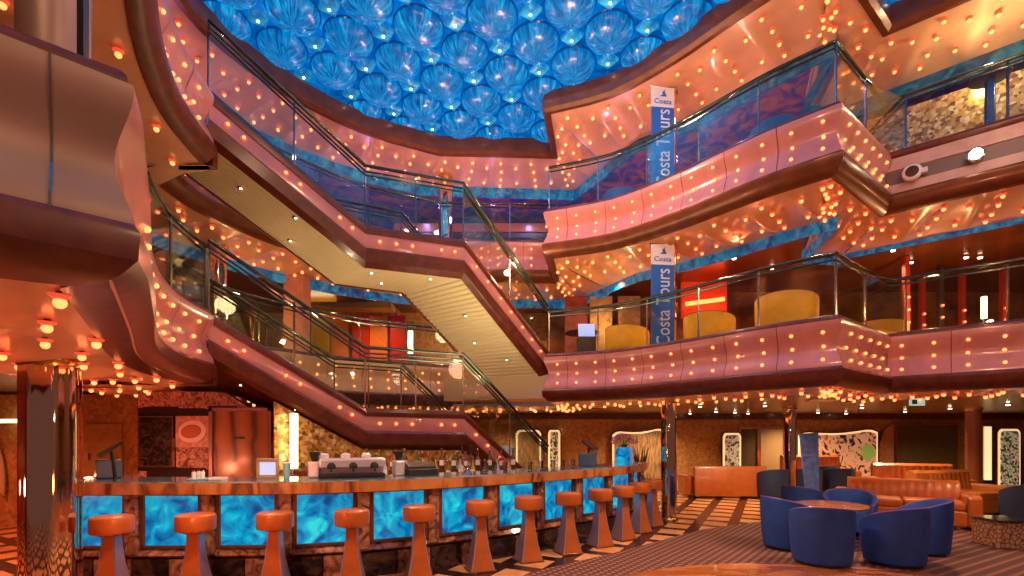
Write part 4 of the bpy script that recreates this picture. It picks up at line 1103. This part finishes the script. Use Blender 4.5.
niche(548, 430, 560, 475, 15.9, 'narrow lit niche beside the arched one behind the bar', 0, art2)
niche(612, 431, 664, 487, 15.9, 'wide wavy-topped lit niche behind the bar end', 1, art3)
niche(722, 433, 740, 478, 15.9, 'narrow lit niche with red and green twig art', 0, art2)
niche(797, 432, 876, 486, 15.9, 'wide wavy lit niche with black and orange art and a green disc', 1, art1)
p = at(868, 452, 15.78); tag(MB().sphere(0, 0, 0, .22, 16, 10, sz=1.2).build('green_disc', simple('lime_glass', (.30, .48, .10), .3, emis=(.3, .5, .08), es=.3), smooth=True), 'lime green round glass on the wavy art niche', 'ornament'); bpy.data.objects['green_disc'].location = p; bpy.data.objects['green_disc'].scale = (1, .2, 1)
niche(996, 429, 1018, 490, 15.5, 'tall lit niche of twig art at the far right', 0, art2)
t = thing('strip_lamp', 'pale vertical light panel left of the twig niche at right', 'lamp', tuple(at(988, 480, 15.4)))
MB().box(0, 0, .85, .18, .06, 1.7).build('diffuser', simple('soft_panel', (1, 1, .8), .4, emis=(1, .80, .42), es=.85), t, world=False); MB().box(0, .05, .85, .26, .05, 1.76).build('frame', M['brass'], t, world=False)
def plain_door(px0, py0, px1, Y, mat, n):
    x0, x1, _, z1 = frame_rect(px0, py0, px1, 480, Y)
    o = MB().plate([(x0, 0), (x1, 0), (x1, z1), (x0, z1)], Y-.05, Y).build('door_%d' % n, mat); struct(o)
    f = MB()
    for a, b_, c, d_ in ((x0-.06, 0, x0, z1+.06), (x1, 0, x1+.06, z1+.06), (x0, z1, x1, z1+.06)): f.plate([(a, b_), (c, b_), (c, d_), (a, d_)], Y-.08, Y)
    f.build('door_frame', M['brass'], o, world=False)
plain_door(895, 425, 956, 15.95, M['olive_dark'], 3)
plain_door(740, 429, 758, 15.95, M['olive_dark'], 4)
plain_door(758, 429, 782, 15.93, M['beige'], 5)
# scalloped orange panel between niche and door
o = MB().plate([(at(877, 0, 15.9).x+.04, .2), (at(893, 0, 15.9).x, .2), (at(893, 0, 15.9).x, 1.95), (at(884, 0, 15.9).x, 1.8), (at(878, 0, 15.9).x+.02, 1.3)], 15.86, 15.95).build('wall_panel', simple('tan_mosaic', (.45, .20, .09), .4, var=.3, vscale=25)); tag(o, 'tan curved mosaic panel between wavy niche and olive door', 'wall panel')

# exit signs
def exit_sign(px, py, Y, label, zc=None):
    p = at(px, py, Y); t = thing('exit_sign', label, 'sign', p); t.scale = (.7, .7, .7)
    MB().box(0, 0, 0, .42, .03, .20).build('panel', simple('exit_white', (.7, .8, .75), .4, emis=(.5, .7, .6), es=.6) if 'exit_white' not in bpy.data.materials else bpy.data.materials['exit_white'], t, world=False)
    MB().box(-.08, -.018, 0, .14, .006, .12).build('green_symbol', simple('exit_green', (.05, .4, .2), .4) if 'exit_green' not in bpy.data.materials else bpy.data.materials['exit_green'], t, world=False)
    MB().tube([(0, 0, .1), (0, 0, .16)], .01, 6).build('hanger', M['post'], t, world=False)
exit_sign(917, 402, 9.3, 'small white and green exit sign under the lower balcony ceiling')
exit_sign(1006, 225, 8.6, 'small hanging exit sign at right under the upper balcony')

# ground ceiling downlights
for i, (px, py) in enumerate(((700, 406), (716, 411), (735, 412), (748, 416), (765, 405), (785, 414), (818, 412), (862, 407), (905, 411), (950, 408), (690, 418), (846, 416), (1008, 404))):
    Y = F*(2.29-CAMZ)/max(1, (HOR-py)); x = (px-512)/F*Y
    if Y < 9 or Y > 15.5: Y = min(max(Y, 10), 15.3); x = (px-512)/F*Y
    t = thing('downlight', 'tiny round white downlight in the flat ground floor ceiling', 'downlight', (x, Y, 2.275), 0, 'downlights over the lounge')
    MB().lathe([(.06, .02), (.065, .0), (.05, -.005)], seg=14).build('ring', M['brass'], t, smooth=True, world=False)
    MB().lathe([(.04, -.004), (.03, -.02)], seg=12).build('lens', M['spot'], t, world=False)

# ------------------------------------------------------------------ tub chairs
def tub_chair(shell_mat, pipe_mat, seat_mat, H=.70, r=.37, drop=.20):
    t = thing('tub_chair', '', 'chair', (0, 0, 0))
    n = 32; A = math.radians(128); th = .07
    def hgt(u): return H-drop*(abs(u)**2.2)
    mb = MB(); outer = []; 
    lv = [0.02, .12, .3, .55, .8, .96, 1.0]
    ring = []
    for k in range(n+1):
        u = -1+2*k/n; a = -PI/2*0+u*A+PI/2   # opening towards -y
        h = hgt(u); col = []
        for q in lv:
            rr = r*(.90+.10*math.sin(min(1, q*1.2)*PI/2))
            col.append((rr*math.cos(a), rr*math.sin(a), .03+q*(h-.03)))
        rin = r-th
        col.append(((r-.02)*math.cos(a), (r-.02)*math.sin(a), h+.012)); col.append(((rin+.015)*math.cos(a), (rin+.015)*math.sin(a), h+.008))
        for q in (.97, .6, .1): col.append((rin*math.cos(a), rin*math.sin(a), .03+q*(h-.03)))
        ring.append(col)
    m = len(ring[0])
    for col in ring: mb.v += col
    for k in range(n):
        for j in range(m):
            j2 = (j+1) % m; mb.f.append((k*m+j, k*m+j2, (k+1)*m+j2, (k+1)*m+j)); mb.mi.append(0)
    mb.f.append(tuple(range(m))); mb.mi.append(0); mb.f.append(tuple(n*m+j for j in reversed(range(m)))); mb.mi.append(0)
    mb.build('shell', shell_mat, t, smooth=True, world=False)
    pts = [ring[k][7] for k in range(n+1)]
    a0 = ring[0]; a1 = ring[-1]
    MB().tube([(p[0]*1.03, p[1]*1.03, p[2]-.005) for p in [a0[2]]+pts+[a1[2]]], .009, 6).build('piping', pipe_mat, t, smooth=True, world=False)
    rs = r-th-.005
    MB().lathe([(rs*.95, .12), (rs, .2), (rs, .36), (rs*.93, .41), (.02, .42)], seg=28).build('seat', seat_mat, t, smooth=True, world=False)
    MB().lathe([(r*.8, 0), (r*.8, .05)], seg=24).build('base', M['black'], t, world=False)
    return t
def place(o, x, y, z, face):   # face: point looked at
    o.location = (x, y, z); o.rotation_euler = (0, 0, math.atan2(face[1]-y, face[0]-x)+PI/2)
TAB = (4.45, 6.75)
cs = [(3.74, 5.85, 'blue tub chair seen from behind, nearest on the dotted carpet', (4.2, 7.0)), (4.60, 5.84, 'blue tub chair seen from behind, before the orange sofa', (4.1, 7.2)), (3.80, 6.66, 'blue tub chair left of the round wooden table', (5, 6.9)), (5.40, 6.42, 'blue tub chair half hidden at the right of the table group', (4.4, 7.0)), (5.15, 7.38, 'blue tub chair facing the camera behind the round table', (4.5, 6.3)), (4.95, 8.2, 'small blue tub chair farthest behind the round table', (5.8, 8.6))]
base = tub_chair(M['blue_fabric'], M['violet_piping'], M['blue_fabric'], r=.345)
for i, (x, y, lb, fc) in enumerate(cs):
    o = base if i == 0 else copy_tree(base); place(o, x, y, 0.007, fc); relabel(o, lb, 'blue tub chairs around the round table')
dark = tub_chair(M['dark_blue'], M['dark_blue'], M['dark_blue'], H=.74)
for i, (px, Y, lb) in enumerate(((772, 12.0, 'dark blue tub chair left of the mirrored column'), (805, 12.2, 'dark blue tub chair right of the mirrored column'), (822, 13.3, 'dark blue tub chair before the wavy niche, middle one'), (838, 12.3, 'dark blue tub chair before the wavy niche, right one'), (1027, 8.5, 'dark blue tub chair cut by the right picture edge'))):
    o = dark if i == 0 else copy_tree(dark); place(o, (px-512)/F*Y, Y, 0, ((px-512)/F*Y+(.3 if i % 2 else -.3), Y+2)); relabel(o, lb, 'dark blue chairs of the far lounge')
# round table
t = thing('round_table', 'round wooden cafe table between the blue tub chairs', 'table', (TAB[0], TAB[1], .006))
MB().lathe([(.36, .555), (.43, .56), (.44, .575), (.43, .59), (.02, .592)], seg=40).build('table_top', simple('table_wood', (.42, .15, .05), .2, coat=.6, var=.2), t, smooth=True, world=False)
MB().lathe([(.04, .04), (.035, .3), (.06, .55)], seg=16).build('pedestal', M['chrome'], t, smooth=True, world=False)
MB().lathe([(.24, 0), (.24, .02), (.05, .045)], seg=28).build('foot', M['chrome'], t, smooth=True, world=False)
# yellow chairs on the lower balcony, blue ones on the upper balcony
yc = tub_chair(M['yellow_fabric'], M['trim'], M['dark'], H=.92, r=.44, drop=.14)
for i, (px, Y, lb) in enumerate(((627, 9.75, 'yellow tub chair left of the lower banner column'), (709, 8.75, 'orange-yellow tub chair just right of the lower banner'), (786, 7.55, 'yellow tub chair with dark inside near the balcony corner'), (880, 9.3, 'yellow tub chair far right behind the stepped glass'))):
    o = yc if i == 0 else copy_tree(yc); x = (px-512)/F*Y; place(o, x, Y, 2.785, (x+.9, Y+.9)); relabel(o, lb, 'yellow chairs on the lower balcony')
bc = tub_chair(simple('royal_blue_fabric', (.02, .10, .35), .5), M['violet_piping'], M['dark_blue'], H=.80, r=.38, drop=.12)
for i, (px, Y, lb) in enumerate(((622, 9.75, 'blue tub chair left of the upper banner column'), (709, 8.75, 'blue tub chair just right of the upper banner'), (776, 7.65, 'blue tub chair near the upper balcony corner'))):
    o = bc if i == 0 else copy_tree(bc); x = (px-512)/F*Y; place(o, x, Y, 5.585, (x+.9, Y+.9)); relabel(o, lb, 'blue chairs on the upper balcony')
# round tables on the balconies
def deck_table(px, Y, z, lb, h=.95, r=.36):
    t = thing('round_table', lb, 'table', ((px-512)/F*Y, Y, z))
    MB().lathe([(r*.9, h-.03), (r, h-.02), (r, h), (.02, h+.004)], seg=28).build('table_top', M['dark'], t, smooth=True, world=False)
    MB().lathe([(.07, .02), (.06, h-.03)], seg=16).build('pedestal', simple('blue_steel', (.05, .12, .35), .15, metal=.8) if 'blue_steel' not in bpy.data.materials else bpy.data.materials['blue_steel'], t, smooth=True, world=False)
    MB().lathe([(.22, 0), (.22, .02), (.06, .04)], seg=24).build('foot', M['chrome'], t, smooth=True, world=False)
deck_table(990, 7.2, 5.585, 'tall round table with blue pedestal on the upper balcony at right', 1.30, .24)
deck_table(582, 10.2, 2.785, 'small dark round table on the lower balcony left of the yellow chair')
# lit screen console beside yellow chair
t = thing('console', 'small blue-screened console at the left end of the lower balcony', 'console', (at(581, 0, 9.9).x-.05+.1, 9.55, 2.785))
MB().box(0, 0, .35, .35, .3, .7).build('cabinet', M['dark'], t, world=False, bevel=.01)
b = MB().box(0, 0, 0, .32, .03, .26).build('screen', M['screen'], t, world=False); b.location = (0, -.05, .84); b.rotation_euler = (-.25, 0, 0)

# ------------------------------------------------------------------ sofas
def sofa(x, y, L, rz, label, H=.78, mat=None, arms=(1, 1), depth=.85):
    mat = mat or M['orange_leather']; t = thing('sofa', label, 'sofa', (x, y, .007 if y < 9 else 0), rz)
    MB().box(0, 0, .17, L, depth, .26).build('base', mat, t, world=False, bevel=.03)
    n = max(1, round(L/.9)); w = L/n
    for k in range(n): MB().box(-L/2+w*(k+.5), -.08, .37, w-.01, depth-.2, .15).build('seat_cushion', mat, t, world=False, bevel=.045)
    # backrest with vertical tufting
    m = max(6, int(L/.12)); prof = []
    mb = MB(); cols = []
    for k in range(m*4+1):
        u = k/(m*4); xx = -L/2+L*u; b_ = .018*abs(math.sin(u*m*PI))
        cols.append([(xx, depth/2-.24-b_, .32), (xx, depth/2-.20-b_, .55), (xx, depth/2-.17-b_*.6, H-.05), (xx, depth/2-.12, H), (xx, depth/2-.03, H), (xx, depth/2+.01, H-.06), (xx, depth/2, .05), (xx, depth/2-.15, .05)])
    q = len(cols[0])
    for c in cols: mb.v += c
    for k in range(len(cols)-1):
        for j in range(q):
            j2 = (j+1) % q; mb.f.append((k*q+j, k*q+j2, (k+1)*q+j2, (k+1)*q+j)); mb.mi.append(0)
    mb.f.append(tuple(range(q))); mb.mi.append(0); mb.f.append(tuple((len(cols)-1)*q+j for j in range(q))); mb.mi.append(0)
    mb.build('backrest', mat, t, smooth=True, world=False)
    for s, on in zip((-1, 1), arms):
        if on: MB().box(s*(L/2+.09), -.06, .30, .20, depth-.1, .52).build('arm', mat, t, world=False, bevel=.05)
    for sx in (-1, 1):
        for sy in (-1, 1): MB().box(sx*(L/2-.1), sy*(depth/2-.1), .02, .06, .06, .045).build('foot', M['chrome'], t, world=False)
    return t
sofa(7.0, 8.69, 1.62, -.61, 'long tufted orange leather sofa behind the blue tub chairs', .75)
sofa(5.48, 12.5, 1.75, PI-.05, 'orange sofa seen from behind, beyond the tiled floor', .80)
sofa(7.15, 12.9, .9, PI/2+.1, 'short orange sofa beside the one seen from behind', .62, arms=(1, 1))
sofa(9.0, 14.3, 1.7, 0.0, 'orange sofa under the wavy lit niche', .98)
sofa(9.7, 11.6, 1.6, -.35, 'orange-red sofa before the dark olive door', .88)
sofa(8.95, 9.75, 1.5, .25, 'tan orange sofa at right with low seat', .84, simple('tan_leather', (.52, .17, .035), .35, coat=.3, var=.1))
# glass topped mosaic cube
p = Vector((6.88, 6.8, .007)); t = thing('side_table', 'mosaic cube side table with dark glass top', 'table', p, -.1)
MB().box(0, 0, .18, .44, .44, .36).build('mosaic_cube', ramp_mat('mesh_mosaic', 'voronoi', 16, [(.0, (.06, .02, .015)), (.06, (.08, .03, .02)), (.1, (.45, .22, .12)), (1, (.52, .26, .14))], rough=.3, feature='DISTANCE_TO_EDGE'), t, world=False, bevel=.01)
MB().box(0, 0, .375, .50, .50, .025).build('glass_top', simple('black_glass', (.02, .02, .015), .05, coat=1), t, world=False, bevel=.005)
# blue totem stand
t = thing('totem_stand', 'leaning tapered blue info stand behind the tub chairs', 'stand', tuple(Vector((6.72, 10.8, 0))), 0)
b = MB(); b.plate([(-.13, .02), (.13, .02), (.22, 1.62), (-.20, 1.62)], -.02, .02); b.build('board', simple('totem_blue', (.06, .12, .38), .35, coat=.3, var=.3, vscale=8), t, world=False)
for z in (1.1, 1.22, 1.34): MB().box(0, -.023, z, .28, .006, .03).build('printed_line', M['violet_piping'], t, world=False)
MB().box(0, .05, .01, .3, .3, .02).build('foot', M['black'], t, world=False)
bpy.data.objects[t.name].rotation_euler = (0, -.07, .0)

# ------------------------------------------------------------------ lower balcony hall, right: red glow, wall pieces, lamps
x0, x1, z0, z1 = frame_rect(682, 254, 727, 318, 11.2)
t = thing('red_glow_panel', 'painted red glow panel with a bright horizontal tube behind the lower banner', 'screen', ((x0+x1)/2, 11.2, z0))
MB().plate([(x0, z0), (x1, z0), (x1, z1), (x0, z1)], 11.2, 11.28).build('panel', simple('painted_red_glow', (.6, .05, .01), .3, emis=(1, .06, .008), es=.22), t)  # red ceiling glow painted as an emissive panel
MB().tube([at(686, 304, 11.1), at(724, 299, 11.1)], .05, 12).build('tube', M['red_tube'], t, smooth=True)
for i, (px, c, nm) in enumerate(((565, (.30, .05, .03), 'dark red'), (590, (.55, .36, .12), 'gold'), (618, (.42, .26, .10), 'beige gold'), (760, (.22, .08, .03), 'brown'), (792, (.45, .28, .10), 'tan'))):
    Y = 11.6 if px < 700 else 11.4
    x0, x1, _, _ = frame_rect(px, 0, px+22, 10, Y)
    o = MB().box((x0+x1)/2, Y, 3.85, x1-x0, .06, 2.1).build('wall_panel', ramp_mat('panel_'+nm.replace(' ', '_'), 'voronoi', 7, [(0, [v*.5 for v in c]), (1, c)], rough=.3, coat=.4)); tag(o, nm+' patterned wall panel behind the curved lower balcony', 'wall panel')
for i, (px, Y, lb) in enumerate(((906, 9.6, 'slim red steel pillar behind the stepped lower balcony glass'), (940, 10.2, 'slim dark pillar in the middle of the right lower hall'), (962, 10.6, 'slim red pillar left of the vertical tube lamp'), (1003, 10.4, 'slim red pillar right of the vertical tube lamp'), (922, 10.9, 'slim red pillar with added reflection bulbs behind the others'))):
    t = thing('slim_pillar', lb, 'pillar', ((px-512)/F*Y, Y, 2.785))
    MB().box(0, 0, 1.16, .09, .09, 2.32).build('shaft', M['red_wall'] if i != 1 else M['dark'], t, world=False); MB().box(0, 0, .03, .14, .14, .06).build('foot', M['brass'], t, world=False)
    for z in (.75, 1.0, 1.25, 1.5): add_bulb(Vector(t.location)+Vector((0, -.075, z)), t, n=(0, -1))  # added bulbs standing in for reflections of the balcony-front bulbs
t = thing('tube_lamp', 'short white vertical tube lamp on the right lower balcony', 'lamp', (at(984, 0, 9).x, 9, 2.785))
MB().tube([(0, 0, .95), (0, 0, 1.35)], .045, 12).build('tube', M['tube'], t, smooth=True, world=False); MB().tube([(0, 0, 0), (0, 0, .95)], .02, 8).build('stand', M['black'], t, world=False)
for i, (px, py) in enumerate(((980, 246), (966, 232), (893, 250), (911, 262), (772, 268), (734, 258))):
    z = 5.10; Y = F*(z-CAMZ)/(HOR-py); x = (px-512)/F*Y
    if Y > 11.5 or Y < 9.2: Y = min(max(Y, 9.6), 11.3); x = (px-512)/F*Y
    t = thing('downlight', 'round starry downlight in the brown ceiling of the right lower hall', 'downlight', (x, Y, 5.095), 0, 'downlights of the lower hall')
    MB().lathe([(.06, .02), (.065, .0), (.05, -.005)], seg=14).build('ring', M['brass'], t, smooth=True, world=False); MB().lathe([(.04, -.004), (.03, -.02)], seg=12).build('lens', M['spot'], t, world=False)
# mannequin-like gold lamp behind left glass
t = thing('arched_lamp', 'small gold arched lamp on the lower balcony behind the stair glass', 'lamp', (at(252, 0, 9.6).x, 9.6, 2.785))
MB().tube([(0, 0, .3), (0, 0, 1.1), (.03, 0, 1.18), (.08, 0, 1.18), (.11, 0, 1.1), (.11, 0, .3)], .05, 12).build('arch', M['brass'], t, smooth=True, world=False); MB().box(.055, 0, .15, .3, .22, .3).build('plinth', M['dark'], t, world=False)
o = MB().box(at(349, 0, 11.9).x-.0, 11.9, 4.72, 2.2, .5, .14).build('bulkhead', M['olive'], bevel=.02); tag(o, 'olive bulkhead over the coloured panels behind the stairs', 'bulkhead')
t = thing('display_column', 'narrow black and white display column right of the scarlet panel', 'column', (at(411, 0, 12.9).x, 12.9, 2.785))
MB().box(0, 0, .9, .2, .2, 1.8).build('body', M['olive_dark'], t, world=False); MB().box(0, -.11, 1.25, .14, .02, .6).build('lit_face', M['tube'], t, world=False)

# ------------------------------------------------------------------ camera, lights, world
cd = bpy.data.cameras.new('camera'); cd.lens = 17.0156; cd.sensor_width = 36; cd.shift_y = (HOR-288)/1024; cd.clip_start = .05
cam = bpy.data.objects.new('camera', cd); COL.objects.link(cam); cam.location = (0, 0, CAMZ); cam.rotation_euler = (PI/2, 0, 0); SC.camera = cam

def light(kind, loc, power, color, size=.5, rot=(0, 0, 0), sy=None, spread=None):
    l = bpy.data.lights.new('lamp', kind); l.energy = power; l.color = color  # all scene lights share this name, added fill included
    if kind == 'AREA':
        l.size = size
        if sy: l.shape = 'RECTANGLE'; l.size_y = sy
        if spread: l.spread = spread
    else: l.shadow_soft_size = size
    o = bpy.data.objects.new('lamp', l); COL.objects.link(o); o.location = loc; o.rotation_euler = rot; return o
WARM = (1, .66, .36); RED = (1, .26, .12); AMB = (1, .48, .2)
# dome: blue wash from above
light('AREA', (0, 6.5, 8.0), 60, (.15, .45, 1), 6, (0, 0, 0), 6)
# added warm fill, behind the camera and unseen in the open atrium
for x, y, z, e, c in ((-2, -.5, 6.5, 110, WARM), (2, -.5, 6.5, 130, WARM), (6, 0, 6.5, 150, WARM), (-1, -.8, 4.0, 60, (1, .45, .3)), (4, -.5, 4.0, 90, (1, .45, .3)), (8, 1, 4.0, 90, (1, .5, .3)),
                      (0, 3.0, 6.6, 110, (1, .5, .32)), (1, 7.4, 6.4, 170, (1, .5, .3)), (-1.2, 9.4, 6.6, 90, (1, .5, .3)), (.2, 8.8, 4.6, 30, (1, .5, .3)), (3, 1.5, 1.9, 40, AMB), (5.6, 5.0, 6.4, 60, (1, .5, .3)), (5.2, 4.6, 3.6, 40, (1, .4, .25)), (.8, 6.6, 3.2, 30, (1, .45, .28))):
    light('POINT', (x, y, z), e, c, .35 if y < 1 else .05)
def down(x, y, z, e, c, ang=150):
    o = light('SPOT', (x, y, z), e, c, .08); o.data.spot_size = math.radians(ang); o.data.spot_blend = .8
# added fill spots over the ground floor, without fittings of their own
for x, y, e in ((-2.6, 4.0, 60), (0, 4.6, 70), (2.2, 6.2, 80), (4.5, 6.0, 90), (7.6, 7.0, 90), (5.5, 10.5, 110), (9.5, 12, 120), (2.0, 12.5, 100), (13, 13.5, 100), (-.5, 9.6, 40), (4.5, 14.6, 120), (9.0, 14.8, 110), (0, 14.5, 90), (7.8, 9.6, 70)):
    down(x, y, 2.15, e*(2.4 if y > 9 else 1.5), WARM)
for x, y, e in ((-6.8, 5.2, 110), (-8.2, 6.8, 110), (-4.7, 5.9, 40), (-3.0, 5.6, 32), (-1.6, 6.3, 45)): down(x, y, 2.1, e, RED if x < -6 else WARM)
for x, y in ((-2.6, 3.4), (-4.9, 5.6), (-5.5, 4.0)): light('POINT', (x, y, 1.0), 30, RED, .1)  # unseen red fill, added to redden the left balcony ceiling
# added fill spots for the balcony halls, sources unseen
for x, y, e, c in ((-6.5, 9.5, 110, AMB), (-3.5, 12.2, 140, AMB), (-.5, 12.5, 110, AMB), (2.3, 10.8, 110, AMB), (5, 10.2, 110, AMB), (7.6, 9.8, 90, AMB), (10.5, 9.2, 90, AMB), (-7, 4.5, 80, AMB), (3.6, 8.6, 60, WARM), (4.6, 7.4, 50, WARM)):
    down(x, y, 4.95, e, c)
for x, y, e, c in ((-6.5, 9.5, 90, (.5, .3, 1)), (-2.5, 12.8, 100, (.4, .3, 1)), (.5, 12.6, 100, (.4, .35, 1)), (3.8, 10.8, 110, (.7, .3, .9)), (7.2, 10.4, 80, (1, .4, .5)), (3.8, 8.5, 60, (.6, .4, 1))):
    down(x, y, 7.75, e, c)
for x, y, z, e, c in ((4.2, 8.9, 6.5, 40, (1, .45, .32)), (2.6, 11.0, 6.5, 40, (.9, .4, .6)), (-.5, 12.4, 6.4, 45, (.7, .35, 1)), (-6, 8, 6.5, 40, (.9, .4, .7)), (-3.6, 11.6, 6.5, 35, (.8, .35, .9)),
                      (7.8, 9.0, 3.9, 45, AMB), (9.6, 8.0, 3.9, 40, AMB), (2.5, 10.4, 4.2, 22, AMB), (4.8, 9.4, 4.2, 25, (1, .2, .08)), (-1.8, 12.4, 4.0, 45, WARM), (-5.5, 9.6, 3.9, 30, AMB)):
    light('POINT', (x, y, z), e, c, .05)  # unseen points, added to brighten hall ceilings and back walls
for x, y in ((7.2, 7.3), (8.2, 6.4)): light('POINT', (x, y, 7.3), 28, (1, .75, .4), .05)
light('POINT', (-1.9, 3.6, 2.75), 9, RED, .05); light('POINT', (-2.6, 5.2, 2.8), 9, RED, .05)  # unseen red points, added to redden the left balcony front
light('AREA', (1.6, 7.2, 3.3), 16, (1, .82, .5), 1.0, (PI, math.radians(-25), 0), 1.0)
# cream wash on the slatted stair undersides
light('AREA', (-.8, 7.6, 2.35), 34, (1, .80, .45), 1.6, (PI, 0, 0), 1.2)
light('POINT', (-3.2, 7.6, 3.2), 22, (1, .78, .45), .04)
w = bpy.data.worlds.new('world'); SC.world = w; w.use_nodes = True
w.node_tree.nodes['Background'].inputs[0].default_value = (.9, .4, .3, 1); w.node_tree.nodes['Background'].inputs[1].default_value = .12
SC.view_settings.view_transform = 'Standard'; SC.view_settings.look = 'None'; SC.view_settings.exposure = .15; SC.view_settings.gamma = 1
SC.view_settings.use_curve_mapping = False
try:
    SC.cycles.use_denoising = True; SC.cycles.max_bounces = 7; SC.cycles.transparent_max_bounces = 16; SC.cycles.sample_clamp_indirect = 4
except Exception: pass
